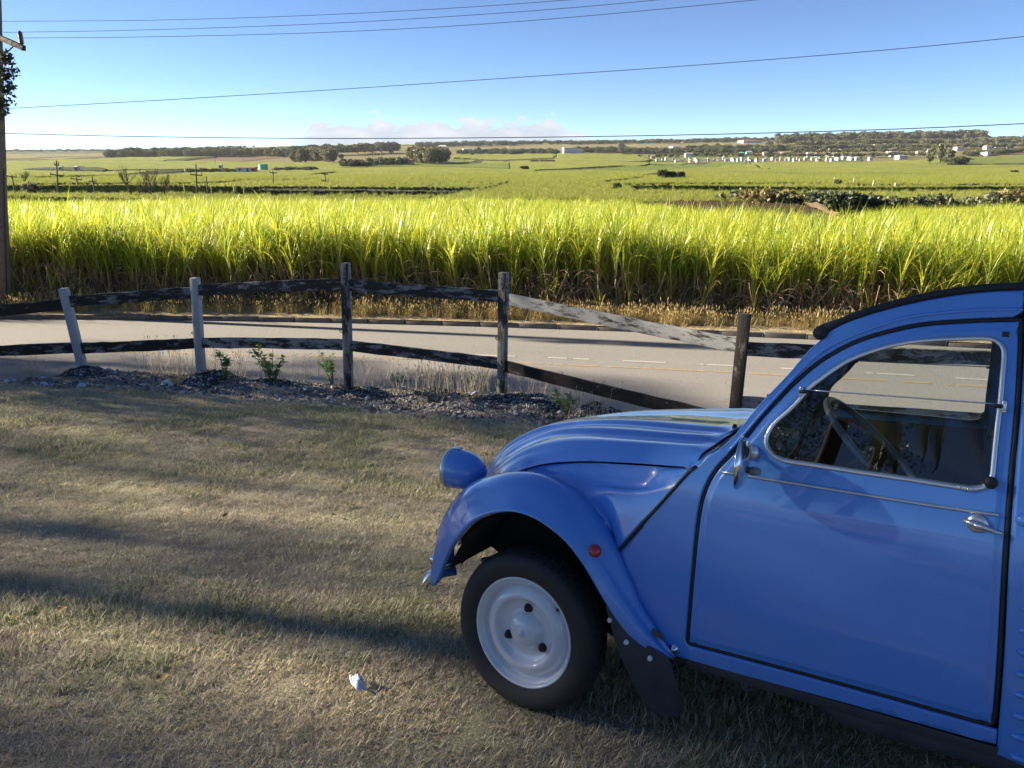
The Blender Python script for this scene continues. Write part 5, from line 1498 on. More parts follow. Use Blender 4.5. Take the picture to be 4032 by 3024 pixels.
# dry verge grass beyond the kerb, seed heads and tufts
M['hay'] = leafmat('hay', (.62, .47, .22), (.48, .36, .16), .35, .6, .02)
M['vgreen'] = leafmat('verge_green', (.18, .21, .05), (.26, .25, .07), .4, .5, .03)
def hay(seed, nb, h, g):
    r = np.random.default_rng(seed); b = BL()
    for k in range(nb):
        az = r.uniform(0, 6.283); b.blade((r.normal(0, .06), r.normal(0, .06), 0), az, R(r.uniform(55, 88)), h * r.uniform(.5, 1.2), .006, R(r.uniform(10, 70)), 4, 1 if r.random() < g else 0)
        if r.random() < .35:
            tt = (r.normal(0, .08), r.normal(0, .08), h * r.uniform(.8, 1.15)); b.blade(tt, az, R(80), .05, .014, 0, 2, 0, wprof=lambda t: math.sin(math.pi * (.1 + .8 * t)))
            b.blade((tt[0] * .6, tt[1] * .6, 0), az, R(86), tt[2], .003, 0, 2, 0)
    return b.mesh('hay_%d' % seed, [M['hay'], M['vgreen']])
hv = [hay(500 + k, 22, .26, .12) for k in range(3)] + [hay(510 + k, 22, .2, .8) for k in range(2)]
n = 3400; X = rng.uniform(-21, 13, n); t = rng.beta(1.6, 1.2, n); Y = y_far(X) + .2 + t * 1.0
pr = .25 + .75 * smooth((X + 5.2) / 1.5) * smooth((6.2 - X) / 2.2) + .3 * (vnoise(X, Y, .8, 5) > .6)
k_ = rng.uniform(0, 1, n) < pr; X, Y = X[k_], Y[k_]; n = len(X)
scatter('verge_grass', np.stack([X, Y, ROAD_Z + .115 + .05 * (Y - y_far(X))], 1), np.stack([rng.normal(0, .1, n), rng.normal(0, .1, n), rng.uniform(0, 6.28, n)], 1), rng.normal(1, .25, n), np.where(rng.uniform(0, 1, n) < .22, rng.integers(3, 5, n), rng.integers(0, 3, n)), hv,
        'dry golden grass with seed heads on the far verge of the road', 'grass')

# ------------------------------------------------------------------ weeds along the fence
M['weed'] = leafmat('weed_leaf', (.22, .36, .12), (.30, .42, .15), .4, .45, .05)
M['stem'] = simple('weed_stem', (.16, .17, .08), .8)
def weed(loc, h, w, lab, seed, dens=1.0):
    r = np.random.default_rng(seed); o = empty('weed', loc); tag(o, lab, 'weed', 'leafy weeds under the fence')
    st, lv = MB(), BL()
    for k in range(int(4 * dens) + 2):
        a = r.uniform(0, 6.283); q = r.uniform(0, 1) ** .6; tp = np.array([math.cos(a) * w * q, math.sin(a) * w * q * .7, h * r.uniform(.6, 1.05)])
        mid = tp * .5 + np.array([0, 0, .08 * h]); st.tube([Vector((tp[0] * .1, tp[1] * .1, -.03)), Vector(mid), Vector(tp)], [.006, .004, .002], 5)
        for j in range(int(9 * dens)):
            t = r.uniform(.22, 1.0); c = (mid * (t / .5) if t < .5 else mid + (tp - mid) * ((t - .5) / .5))
            for e in range(2):
                az = r.uniform(0, 6.283); lv.blade(c, az, R(r.uniform(-10, 50)), r.uniform(.045, .085), r.uniform(.028, .045), R(50), 3, 0, wprof=lambda t: math.sin(math.pi * (.08 + .88 * t)) ** .8)
    st.build('stem', M['stem'], o); add_mesh('foliage', lv.mesh('weed_foliage', [M['weed']]), o)
def gpos(u, v):
    d = ray(u, v); t = 3.0
    while t < 14:
        p = d * t
        if CAM_Z + p.z < float(verge_z(p.x, p.y) if p.y > float(y_edge(p.x)) else lawn_z(p.x, p.y)): break
        t += .01
    return Vector((p.x, p.y, float(verge_z(p.x, p.y) if p.y > float(y_edge(p.x)) else lawn_z(p.x, p.y))))
weed(gpos(893, 1500), .42, .16, 'upright leafy green weed just right of the second fence post', 61, 1.1)
weed(gpos(1075, 1510), .48, .26, 'widest leafy green weed midway to the tall middle fence post', 62, 1.5)
weed(gpos(1312, 1515), .46, .16, 'leafy green weed leaning on the tall middle fence post', 63, 1.2)
weed(gpos(2225, 1642), .33, .15, 'small leafy green weed closest to the blue bonnet', 64, 1.2)
weed(gpos(1560, 1512), .18, .2, 'low green weed between the two tall fence posts', 65, .8)
M['drystalk'] = leafmat('dry_stalk', (.62, .54, .40), (.46, .38, .27), .25, .7, .01)
def drygrass(loc, h, w, nb, lab, seed):
    r = np.random.default_rng(seed); b = BL()
    for k in range(int(nb * 1.7)):
        a = r.uniform(0, 6.283); x, y = r.normal(0, w, 2) * np.array([1, .5]); hh = h * r.uniform(.55, 1.15); el = R(r.uniform(66, 89))
        b.blade((x, y, -.02), a, el, hh, .0075, R(r.uniform(5, 40)), 4, 0, wprof=lambda t: 1 - .6 * t)
        if r.random() < .55:
            c = (x + math.cos(a) * math.cos(el) * hh * .92, y + math.sin(a) * math.cos(el) * hh * .92, hh * .9)
            for e in range(3): b.blade(c, a + r.normal(0, .9), R(r.uniform(30, 80)), .045, .008, .3, 2, 0, wprof=lambda t: math.sin(math.pi * (.1 + .85 * t)))
    o = add_mesh('dry_grass_tuft', b.mesh('dry_grass_tuft', [M['drystalk']]), None, loc); tag(o, lab, 'dry grass', 'dry grass tufts under the fence'); return o
DG_ = [((625, 1480), .5, .22, 34, 'wispy dry grass tuft midway between the first and second fence posts'), ((700, 1480), .42, .16, 24, 'dry grass tuft left of the second fence post'),
       ((130, 1465), .45, .18, 26, 'sparse dry grass left of the tilted fence post'), ((1180, 1500), .52, .2, 24, 'tall thin dry grass behind the widest leafy weed'), ((1440, 1530), .40, .2, 30, 'dry grass tuft just right of the tall middle fence post'),
       ((1680, 1545), .42, .24, 70, 'dense straw coloured grass midway between the two tall fence posts'), ((1830, 1548), .42, .22, 64, 'dense straw coloured grass left of the last visible fence post'), ((1900, 1540), .36, .15, 40, 'straw grass touching the foot of the last post before the bonnet'),
       ((2080, 1590), .36, .2, 34, 'dry grass on the biggest gravel mound'), ((2300, 1640), .36, .16, 26, 'bare dry stalks beside the weed at the blue bonnet'), ((860, 1480), .46, .14, 20, 'thin dry stalks behind the weed at the second post'), ((930, 1485), .4, .2, 22, 'thin dry stalks between the two leafy weeds')]
for k, ((u, v), h, w_, nb, lab) in enumerate(DG_): drygrass(gpos(u, v), h, w_, nb, lab, 80 + k)

# ------------------------------------------------------------------ litter
M['paper'] = simple('paper', (.78, .79, .82), .8, noise=.06)
M['ink'] = simple('blue_print', (.03, .035, .30), .7)
def crumple(name, loc, L, W, rz, lab, printed=False, seed=1):
    r = np.random.default_rng(seed); n, m = 15, 8; P = np.zeros((n, m, 3)); ph = r.uniform(0, 6, 6)
    for i in range(n):
        for j in range(m):
            s, t = i / (n - 1) - .5, j / (m - 1) - .5
            wv = 1 - 1.1 * s * s
            P[i, j] = (s * L, t * W * wv, .008 + .012 * math.sin(7 * s + ph[0]) * math.cos(5 * t + ph[1]) + .35 * abs(t) * W * math.sin(3 * s + ph[2]) + r.normal(0, .0025) + .02 * math.cos(s * 3))
    mb = MB(); mb.grid(P); o = mb.build(name, M['paper'], None, label=lab, cat='litter'); o.location = loc; o.rotation_euler = (-.12, .05, rz)
    md = o.modifiers.new('sheet', 'SOLIDIFY'); md.thickness = .0012
    if printed:
        for (i0, j0, i1, j1) in ((6, 0, 6, 6), (9, 1, 9, 7), (9, 4, 12, 5), (10, 2, 10, 6)):
            k = 8; pts = []
            for q in range(k + 1):
                a, b = i0 + (i1 - i0) * q / k, j0 + (j1 - j0) * q / k; i_, j_ = min(int(a), n - 2), min(int(b), m - 2); fa, fb = a - i_, b - j_
                p = P[i_, j_] * (1 - fa) * (1 - fb) + P[i_ + 1, j_] * fa * (1 - fb) + P[i_, j_ + 1] * (1 - fa) * fb + P[i_ + 1, j_ + 1] * fa * fb; pts.append(p + np.array([0, 0, .0015]))
            mk = MB(); mk.tube(pts, .0016, 5); mk.build('printed_line', M['ink'], o)
    return o
p = gpos(1416, 2795); crumple('paper_scrap', p + Vector((0, 0, .022)), .105, .045, R(118), 'crumpled white wrapper with blue lines lying on the lawn', True, 3)
p = gpos(1868, 1568); crumple('paper_scrap', p + Vector((0, 0, .05)), .16, .10, R(50), 'crumpled white paper beside the biggest gravel mound', False, 5)
p = gpos(1820, 1600); crumple('paper_scrap', p + Vector((0, 0, .01)), .07, .05, R(10), 'tiny white scrap below the crumpled paper under the fence', False, 6)
pf = gpos(1700, 1560); b = BL(); r = np.random.default_rng(4)
for k in range(9): b.blade((k * .09 - .4, r.normal(0, .02), .03), r.uniform(-.4, .4) + math.pi * (k % 2), R(r.uniform(5, 30)), .25, .035, R(30), 4, 0)
o = add_mesh('dead_frond', b.mesh('dead_frond', [M['deadleaf']]), None, pf); o.rotation_euler = (0, 0, R(-20)); tag(o, 'curled dry brown frond lying on the gravel under the fence', 'frond')

# creeper on the utility pole: twigs and leaves between the cross-arm and the lower wires
r = np.random.default_rng(9); cr_o = empty('creeper', PB + axp * 5.0); tag(cr_o, 'dark leafy creeper hanging on the utility pole under the cross arm', 'creeper')
tw = MB(); lv = BL(); cl = []; rd = []
for k in range(26):
    v = 215 + 245 * (k / 25) ** 1.05; side_ = 60 * math.sin(math.pi * min(1, (k + 2) / 26)) ** .6
    c = at(max(-30, r.uniform(-25, side_)), v + r.normal(0, 8), 19.25) - (PB + axp * 5.0); cl.append(np.array(c)); rd.append(r.uniform(.10, .2))
    base = PB + axp * ((19.6 * 0) + max(1.0, (c + PB + axp * 5.0 - PB).dot(axp) + .25)) - (PB + axp * 5.0)
    tw.tube([base, (base + c) / 2 + Vector((0, -.05, .08)), c], [.012, .008, .004], 5)
lv.cloud(cl, rd, 26, .115, r, 1.2); tw.build('twigs', M['bark'] if 'bark' in M else M['dark'], cr_o); add_mesh('leaves', lv.mesh('creeper_leaves', [M['creeper']]), cr_o)
# a few dead leaves on the lawn
for k, (u, v) in enumerate([(230, 2420), (880, 2053), (1330, 2048), (1520, 2490), (2080, 2850), (620, 2700), (1180, 1760)]):
    p = gpos(u, v); o = add_mesh('fallen_leaf', leaf_mesh('fallen_leaf', .05, .03, M['deadleaf'], .5), None, p + Vector((0, 0, .028))); o.rotation_euler = (.2, -.1, k * 1.3); tag(o, 'small brown dead leaf lying on the lawn grass', 'leaf', 'dead leaves on the lawn')

# ------------------------------------------------------------------ trees
M['bark'] = simple('bark', (.085, .065, .05), .9, noise=.45, nscale=9, bump=.6)
M['leaf_tree'] = leafmat('tree_leaf', (.05, .085, .02), (.07, .10, .025), .35, .4, .06)
def tree_parts(r, H, cz, rad, ncl, nleaf, size, tk_=.013):
    """limbs and a crown of leaf-sized faces gathered in clumps"""
    limbs = MB(); lv = BL()
    cl = []
    for k in range(ncl):
        v = r.normal(size=3); v /= np.linalg.norm(v); q = r.uniform(.35, 1.0) ** .5
        cl.append(np.array([0, 0, cz]) + v * np.array(rad) * q)
    limbs.tube([Vector((0, 0, -.2)), Vector((r.normal(0, .08), r.normal(0, .08), cz * .5)), Vector((r.normal(0, .2), r.normal(0, .2), cz)), Vector((r.normal(0, .3), r.normal(0, .3), cz + rad[2] * .6))], [H * tk_, H * tk_ * .75, H * tk_ * .45, H * tk_ * .17], 9)
    for c in cl[::max(1, ncl // 14)]:
        a = np.array([0, 0, cz * r.uniform(.45, .85)]); m = (a + c) / 2 + r.normal(0, .15, 3); limbs.tube([Vector(a), Vector(m), Vector(c)], [H * tk_ * .3, H * tk_ * .2, H * tk_ * .06], 6)
    lv.cloud(cl, np.array(rad).mean() * r.uniform(.22, .36, len(cl)), nleaf, size, r)
    return limbs, lv
def big_tree(name, loc, H, cz, rad, ncl, nleaf, size, seed, lab):
    r = np.random.default_rng(seed); lb, lv = tree_parts(r, H, cz, rad, ncl, nleaf, size)
    o = empty(name, loc); tag(o, lab, 'tree'); lb.build('trunk', M['bark'], o); add_mesh('crown', lv.mesh('crown', [M['leaf_tree']]), o); return o
# shade trees beside the lawn (out of frame except for one drooping edge): they keep the lawn, fence and car in shade
def gz(x, y): return float(lawn_z(x, y)) if y < 9 else (float(bank_z(x, y)) if y < 13 else ROAD_Z + .1)
SHADE = [(-11.3, 11.0, 6.5, 4.7, (2.75, 2.6, 2.4), 70, 200, .11, 'leafy tree outside the frame beside the fence end'),
         (-26.0, 8.6, 13.5, 10.95, (2.0, 1.75, 1.2), 60, 460, .105, 'tallest shade tree outside the frame, shading the car'),
         (-3.5, -13.5, 9, 5.0, (3.4, 3.0, 4.0), 90, 300, .11, 'dense garden tree behind the viewer reflected in the car window'),
         (-15.5, -13.0, 9, 4.8, (3.4, 3.0, 3.6), 70, 200, .13, 'distant garden tree behind the viewer reflected in the wing'),
         (-29.0, 18.9, 13, 9.0, (2.2, 1.6, 3.4), 50, 260, .11, 'slim tall tree outside the frame whose shadow bands the near lane')]
SHADE += [((-22.5, -26.0, -24.0)[k % 3], 2.6 + 2.05 * k, 12.5, 8.0 + .3 * (k % 2), (3.0, 2.7, 4.6), 120, (95, 95, 85, 55, 54, 58, 58)[k], .105, 'tall loose shade tree outside the frame, %s in the row along the lawn' % w) for k, w in enumerate(('first', 'second', 'third', 'fourth', 'fifth', 'sixth', 'seventh'))]
for k, (x, y, H, cz, rad, ncl, nl, sz, lab) in enumerate(SHADE): big_tree('shade_tree', (x, y, gz(x, y)), H, cz, rad, ncl, nl, sz, 600 + k, lab)
# coconut palms behind the viewer, seen only as reflections in the window and door
M['palm'] = leafmat('palm_leaf', (.07, .10, .025), (.10, .12, .03), .3, .4, .06)
def palm(loc, H, seed, lab):
    r = np.random.default_rng(seed); o = empty('palm_tree', loc); tag(o, lab, 'palm')
    t = MB(); t.tube([Vector((0, 0, -.2)), Vector((.15, .1, H * .4)), Vector((.3, .1, H * .75)), Vector((.25, .1, H))], [.2, .14, .12, .11], 10); t.build('trunk', M['bark'], o)
    b = BL(); c = np.array([.25, .1, H])
    for k in range(17):
        az = k * 2.4 + r.normal(0, .2); el = R(r.uniform(-5, 65)); p = c.copy(); L = r.uniform(2.2, 3.0); e = el
        for j in range(26):
            t_ = j / 25; p = p + np.array([math.cos(az) * math.cos(e), math.sin(az) * math.cos(e), math.sin(e)]) * L / 26; e -= R(105) / 26
            for sgn in (-1, 1): b.blade(p, az + sgn * R(60 - 25 * t_), e - .35, .75 * math.sin(math.pi * (.12 + .85 * t_)), .05, R(50), 2, 0)
    add_mesh('crown', b.mesh('palm_crown', [M['palm']]), o)
palm((-6.0, -4.6, gz(-6, -4.6)), 4.6, 3, 'coconut palm behind the viewer reflected in the car window')
palm((-8.2, -8.0, gz(-8.2, -8)), 5.6, 5, 'second coconut palm behind the viewer reflected in the car')

# ------------------------------------------------------------------ far country: trees
M['far_leaf'] = leafmat('far_leaf', (.095, .115, .055), (.14, .155, .075), .25, .5, .03)
M['far_leaf_olive'] = leafmat('far_leaf_olive', (.16, .17, .09), (.21, .20, .105), .25, .5, .03)
M['far_leaf_dark'] = leafmat('far_leaf_dark', (.045, .06, .025), (.065, .08, .035), .2, .5, .03)
M['far_leaf_rust'] = leafmat('far_leaf_rust', (.24, .18, .065), (.19, .165, .06), .3, .5, .03)
def far_crowns(seed, mat, shape):
    r = np.random.default_rng(seed); b = BL()
    # a unit tree: height 1, crown about 1 wide
    if shape == 'round': rad, cz, ncl, nl, sz = (.44, .44, .34), .60, 34, 40, .13
    elif shape == 'tall': rad, cz, ncl, nl, sz = (.24, .24, .44), .54, 34, 34, .11
    else: rad, cz, ncl, nl, sz = (.68, .58, .40), .44, 44, 44, .14
    cs = []; rs_ = []
    for k in range(ncl):
        v = r.normal(size=3); v /= np.linalg.norm(v); cs.append(np.array([0, 0, cz]) + v * np.array(rad) * r.uniform(.3, 1) ** .5); rs_.append(np.mean(rad) * r.uniform(.22, .38))
    b.cloud(cs, rs_, nl, sz, r, 1.0, zmin=.01)
    me = b.mesh('crown_%s_%d' % (shape, seed), [mat])
    return me
ROUND = [far_crowns(700 + k, M['far_leaf'], 'round') for k in range(3)]
OLIVE = [far_crowns(710 + k, M['far_leaf_olive'], 'round') for k in range(2)]
TALL = [far_crowns(720 + k, M['far_leaf_olive'], 'tall') for k in range(3)]
BUSH = [far_crowns(730 + k, M['far_leaf'], 'bush') for k in range(3)]
DARKB = [far_crowns(740 + k, M['far_leaf_dark'], 'bush') for k in range(3)]
RUST = [far_crowns(750 + k, M['far_leaf_rust'], 'bush') for k in range(2)]
mbT = MB(); mbT.tube([Vector((0, 0, -.25)), Vector((.01, 0, .3)), Vector((0, .01, .6))], [.035, .026, .012], 6)
TRUNK = make_mesh('far_trunk', mbT.V, mbT.F, M['bark'])
rf = np.random.default_rng(21)
def far_tree(loc, h, crowns, label, group, wide=1.0, name='tree', cat='tree', trunk=True):
    o = empty(name, loc); tag(o, label, cat, group)
    c = add_mesh('crown', crowns[rf.integers(0, len(crowns))], o); a = rf.uniform(0, 6.28)
    c.scale = (h * wide, h * wide, h); c.rotation_euler = (0, 0, a)
    if trunk:
        t = add_mesh('trunk', TRUNK, o); t.scale = (h, h, h)
    return o
LIFT = 1.8
def stand(u, v):
    """a spot level with the crop tops at pixel (u, v): yards and terraces stand clear of the cane"""
    P = hit(u, v); P.z += LIFT; return P
def px_h(u, v0, v1, P):
    """height of something standing at P whose top and foot are at pixel rows v1 and v0"""
    return abs(float(rr(v0)) - float(rr(v1))) * P.y
def wood(name, polyline, hpx, crowns, spacing_px, label, rows=2, wide=1.0, jit=.25):
    pts = []; rot = []; scl = []; idx = []
    for (u0, v0), (u1, v1) in zip(polyline[:-1], polyline[1:]):
        n = max(1, int(abs(u1 - u0) / spacing_px))
        for k in range(n):
            t = (k + rf.uniform(0, 1)) / n; u = u0 + (u1 - u0) * t; v = v0 + (v1 - v0) * t
            P0 = stand(u, v + rf.normal(0, 1.2))
            for q in range(rows):
                P = P0.copy(); P.y += q * hpx * P.y / FOC * .7; P.x = P0.x * P.y / P0.y; P.z = float(land_z(P.x, P.y)) + LIFT * .7
                h = hpx * rf.uniform(1 - jit, 1 + jit) * P.y / FOC
                pts.append(P[:]); rot.append((0, 0, rf.uniform(0, 6.28))); scl.append((h * wide, h * wide, h)); idx.append(rf.integers(0, len(crowns)))
    return scatter(name, pts, rot, scl, idx, crowns, label, 'trees')
# woods that read as one mass
wood('distant_wood', [(430, 617), (600, 615), (850, 613), (1000, 611), (1150, 612), (1300, 606)], 26, ROUND + BUSH, 7, 'long dark wood along the far ridge over the tilled field', 3, 1.25)
wood('distant_wood', [(1150, 610), (1320, 607), (1480, 603), (1560, 600)], 30, ROUND, 8, 'dark wooded slope left of the palm village', 3, 1.1)
wood('distant_wood', [(620, 588), (780, 585), (1000, 577)], 7, BUSH, 6, 'thin line of bushes on the skyline over the long wood', 1, 1.3)
wood('distant_wood', [(20, 595), (150, 594), (300, 592), (430, 591)], 6, BUSH, 8, 'low scrub on the hazy skyline beside the utility pole', 1, 1.6)
wood('distant_wood', [(1480, 571), (1560, 569)], 11, TALL, 5, 'little comb of trees on the skyline under the cloud', 1, 1.0)
wood('distant_wood', [(1640, 580), (1760, 576), (1900, 572), (2000, 570)], 15, ROUND + BUSH, 9, 'tree belt behind the big white house', 2, 1.1)
wood('distant_wood', [(1150, 640), (1230, 638), (1320, 640)], 46, TALL, 9, 'feathery casuarina belt behind the green tank', 2, 1.3)
wood('distant_wood', [(1620, 640), (1700, 645), (1755, 640)], 52, TALL, 7, 'grey green casuarina grove above the deep green cane', 3, 1.5)
wood('distant_wood', [(1640, 572), (1900, 569), (2240, 566), (2560, 562), (2900, 556), (3080, 552)], 12, BUSH + ROUND, 8, 'long broken tree line along the skyline from the big house to the ridge', 2, 1.3)
wood('distant_wood', [(1800, 606), (2000, 604), (2200, 603)], 15, ROUND + BUSH, 8, 'dark trees along the top of the bright sloping field', 2, 1.2)
wood('distant_wood', [(2300, 602), (2560, 604), (2800, 604), (3060, 604)], 19, ROUND, 8, 'continuous dark trees behind the white housing row', 2, 1.2)
wood('distant_wood', [(2240, 566), (2400, 562), (2560, 560), (2850, 556)], 10, BUSH + ROUND, 8, 'scrub line on the skyline over the tan hillside', 1, 1.3)
wood('distant_wood', [(2260, 596), (2420, 598), (2560, 600), (2720, 600)], 17, BUSH + ROUND, 9, 'bushes around the large white building', 2, 1.1)
wood('distant_wood', [(2700, 600), (2850, 598), (3000, 600), (3120, 598)], 24, ROUND, 10, 'dark trees between the housing rows and the tan slope', 2, 1.1)
wood('distant_wood', [(3060, 568), (3200, 566), (3400, 562), (3600, 558), (3860, 554)], 33, TALL + ROUND, 8, 'tall tree line along the ridge over the hillside town', 3, 1.3)
wood('distant_wood', [(3850, 556), (4040, 552), (4200, 552)], 16, BUSH + ROUND, 8, 'tree line on the ridge at the frame edge', 2, 1.2)
wood('distant_wood', [(3140, 578), (3300, 574), (3500, 570), (3700, 570), (4032, 566)], 21, ROUND + OLIVE, 8, 'trees through the top of the hillside town', 2, 1.2)
wood('distant_wood', [(3130, 592), (3300, 590), (3500, 586), (3700, 586), (4032, 580)], 18, ROUND + OLIVE, 9, 'scattered trees through the upper hillside town', 2, 1.2)
wood('distant_wood', [(3120, 604), (3300, 602), (3480, 600), (3640, 600)], 17, ROUND + OLIVE, 9, 'scattered trees through the middle of the hillside town', 1, 1.2)
wood('distant_wood', [(3060, 618), (3300, 618), (3480, 616), (3640, 614)], 15, ROUND + OLIVE, 10, 'scattered trees through the lower hillside town', 1, 1.2)
wood('distant_wood', [(2560, 618), (2700, 614), (2900, 614), (3060, 616)], 13, BUSH + OLIVE, 13, 'bushes just above the white housing row', 1, 1.2)
wood('distant_wood', [(3800, 612), (3900, 606), (4032, 600), (4150, 598)], 17, BUSH, 9, 'dark trees below the houses at the frame edge', 2, 1.2)
wood('distant_wood', [(1880, 598), (1990, 600), (2100, 600), (2200, 600)], 15, BUSH + ROUND, 10, 'garden trees among the houses above the bright field', 1, 1.1)
wood('distant_wood', [(1350, 655), (1400, 655), (1500, 650), (1600, 648)], 26, ROUND + BUSH, 9, 'dark trees around the teal roofed house', 2, 1.0)
wood('distant_wood', [(1085, 670), (1160, 668), (1245, 667)], 14, BUSH + OLIVE, 9, 'bushes beside the green tank', 2, 1.5)
wood('distant_wood', [(740, 674), (800, 671), (860, 672), (1000, 674)], 14, BUSH, 9, 'scrub around the red and white sheds', 1, 1.3)
# single trees one can pick out
def single(u, v0, v1, crowns, label, wide=1.0, name='tree', cat='tree', group=None, trunk=True, Y=None):
    P = stand(u, v0)
    if Y: P = Vector((col_at(u, Y), Y, 0)); P.z = float(land_z(P.x, P.y))
    return far_tree(P, px_h(u, v0, v1, P), crowns, label, group, wide, name, cat, trunk)
single(525, 618, 579, ROUND, 'big rounded dark tree standing out of the far long wood', 1.7)
single(1343, 632, 603, ROUND, 'dark round tree between the casuarina belt and the palms', 1.0)
single(2450, 594, 563, ROUND, 'lone dark round tree on the tan hillside right of the white building', 1.1)
single(3030, 592, 557, ROUND, 'broad dark tree below the red roofed farm', 1.3)
single(2610, 702, 660, DARKB, 'tallest tree of the dark clump standing in the valley cane', .9)
single(2650, 702, 666, DARKB, 'rounded tree in the middle of the dark clump in the cane', .9)
single(2680, 700, 668, DARKB, 'last tree of the dark clump in the valley cane', .9)
single(2428, 742, 712, DARKB, 'lone dark round bush standing in the valley cane', 1.05, 'bush', 'bush', trunk=False)
single(2065, 666, 650, DARKB, 'low dark bush at the cane corner under the bright sloping field', 1.8, 'bush', 'bush', trunk=False)
single(3995, 678, 667, DARKB, 'small dark bush in the green rise at the frame edge', 2.0, 'bush', 'bush', trunk=False)
single(3297, 728, 700, OLIVE, 'olive bush by the pole on the long dark cane edge', 1.3, 'bush', 'bush', trunk=False)
single(848, 790, 768, DARKB, 'dark bushy plant at the far edge of the yellow cane by a pole', 1.5, 'bush', 'bush', trunk=False, Y=100)
single(218, 776, 750, BUSH, 'small green bush against the nearest far pole', .9, 'bush', 'bush', trunk=False, Y=115)
single(3700, 640, 560, TALL, 'tall feathery casuarina above the cane rise below the town', .9)
single(3660, 642, 575, TALL, 'second feathery casuarina above the cane rise below the town', 1.0)
single(3735, 645, 580, TALL, 'third feathery casuarina above the cane rise below the town', 1.2)
single(3760, 648, 610, BUSH, 'dark spreading bush under the feathery casuarinas', 2.6, 'bush', 'bush', trunk=False)
single(120, 755, 712, BUSH, 'dark tangled bush beside the pole stubs near the frame edge', 1.2, 'bush', 'bush', trunk=False)
single(185, 757, 738, BUSH, 'low dark bush next to the tangled bush', 1.6, 'bush', 'bush', trunk=False)
# hedge-bank of bushes at the end of the near cane
HB = [(2860, 800, 738, 0, 1.0), (2905, 800, 742, 1, 1.1), (2950, 806, 735, 2, 1.0), (3000, 806, 730, 2, 1.1), (3045, 806, 728, 0, 1.1), (3090, 808, 735, 2, 1.0), (3130, 810, 742, 1, 1.0), (3180, 812, 745, 1, 1.0), (3235, 812, 738, 1, 1.1), (3290, 818, 742, 3, 1.2),
      (3350, 820, 748, 3, 1.2), (3410, 820, 756, 3, 1.2), (3470, 822, 762, 3, 1.2), (3530, 822, 768, 3, 1.2), (3580, 822, 765, 3, 1.1), (3630, 822, 752, 1, 1.0), (3680, 818, 756, 3, 1.0), (3690, 812, 755, 1, .9), (3740, 815, 772, 2, 1.1), (3790, 815, 765, 0, 1.2), (3850, 812, 762, 0, 1.2),
      (3905, 812, 745, 0, 1.1), (3960, 808, 735, 2, 1.2), (4010, 806, 728, 2, 1.1), (4070, 806, 735, 0, 1.2)]
HBL = ['olive green bush in the hedge bank behind the near cane', 'fresh green bush in the hedge bank behind the near cane', 'rust coloured bush in the hedge bank behind the near cane', 'dark green bush in the hedge bank behind the near cane']
OB = [far_crowns(760 + k, M['far_leaf_olive'], 'bush') for k in range(2)]
for (u, v0, v1, k, w_) in HB:
    Y = 92 + rf.uniform(-3, 6); P = Vector((col_at(u, Y), Y, 0)); P.z = float(land_z(P.x, P.y)) - .2
    h = (row_to_z(v1, Y) - P.z)
    far_tree(P, h, [OB, BUSH, RUST, DARKB][k], HBL[k], 'hedge bank bushes', w_ * .9, 'bush', 'bush', False)

# bare wind-shorn trees on the valley edge
M['wisp'] = leafmat('wispy_leaf', (.075, .08, .035), (.11, .105, .05), .3, .5, .03)
def wispy(u, v0, v1, Y, lean, lab, seed):
    r = np.random.default_rng(seed); P = Vector((col_at(u, Y), Y, 0)); P.z = float(land_z(P.x, P.y)); H = row_to_z(v1, Y) - P.z
    o = empty('wispy_tree', P); tag(o, lab, 'tree', 'wispy trees behind the yellow cane'); br = MB(); lv = BL()
    def grow(p, d, L, rad, dep):
        q = p + d * L * .5 + r.normal(0, .04 * L, 3); e = p + d * L
        br.tube([Vector(p), Vector(q), Vector(e)], [rad, rad * .8, rad * .55], 5)
        if dep >= 2:
            for k in range(9 if dep == 3 else 4):
                c = p + (e - p) * r.uniform(.3, 1.1) + r.normal(0, .10, 3); lv.blade(c, r.uniform(0, 6.28), R(r.uniform(10, 85)), r.uniform(.2, .5), .05, .8, 2, 0)
        if dep < 3:
            for k in range(4 if dep == 0 else 3):
                nd = d + r.normal(0, .42, 3) + np.array([lean * .3, 0, .35]); nd /= np.linalg.norm(nd); grow(p + (e - p) * r.uniform(.55, 1), nd, L * r.uniform(.55, .85), rad * .55, dep + 1)
    d0 = np.array([lean, 0, 1.]); d0 /= np.linalg.norm(d0); grow(np.array([0, 0, -.3]), d0, H * .40, H * .022, 0)
    br.build('trunk', M['bark'], o); add_mesh('crown', lv.mesh('wispy_crown', [M['wisp']]), o)
wispy(525, 780, 625, 112, .0, 'first of four bare wispy trees behind the yellow cane', 1)
wispy(563, 780, 670, 112, .1, 'short bare wispy tree, second of the four behind the yellow cane', 2)
wispy(593, 782, 620, 112, .05, 'tallest bare wispy tree of the four behind the yellow cane', 3)
wispy(632, 782, 655, 112, .35, 'bare wispy tree leaning hardest, last of the four behind the yellow cane', 4)
wispy(95, 752, 655, 150, .1, 'wispy tree over the dark tangled bush near the frame edge', 6)

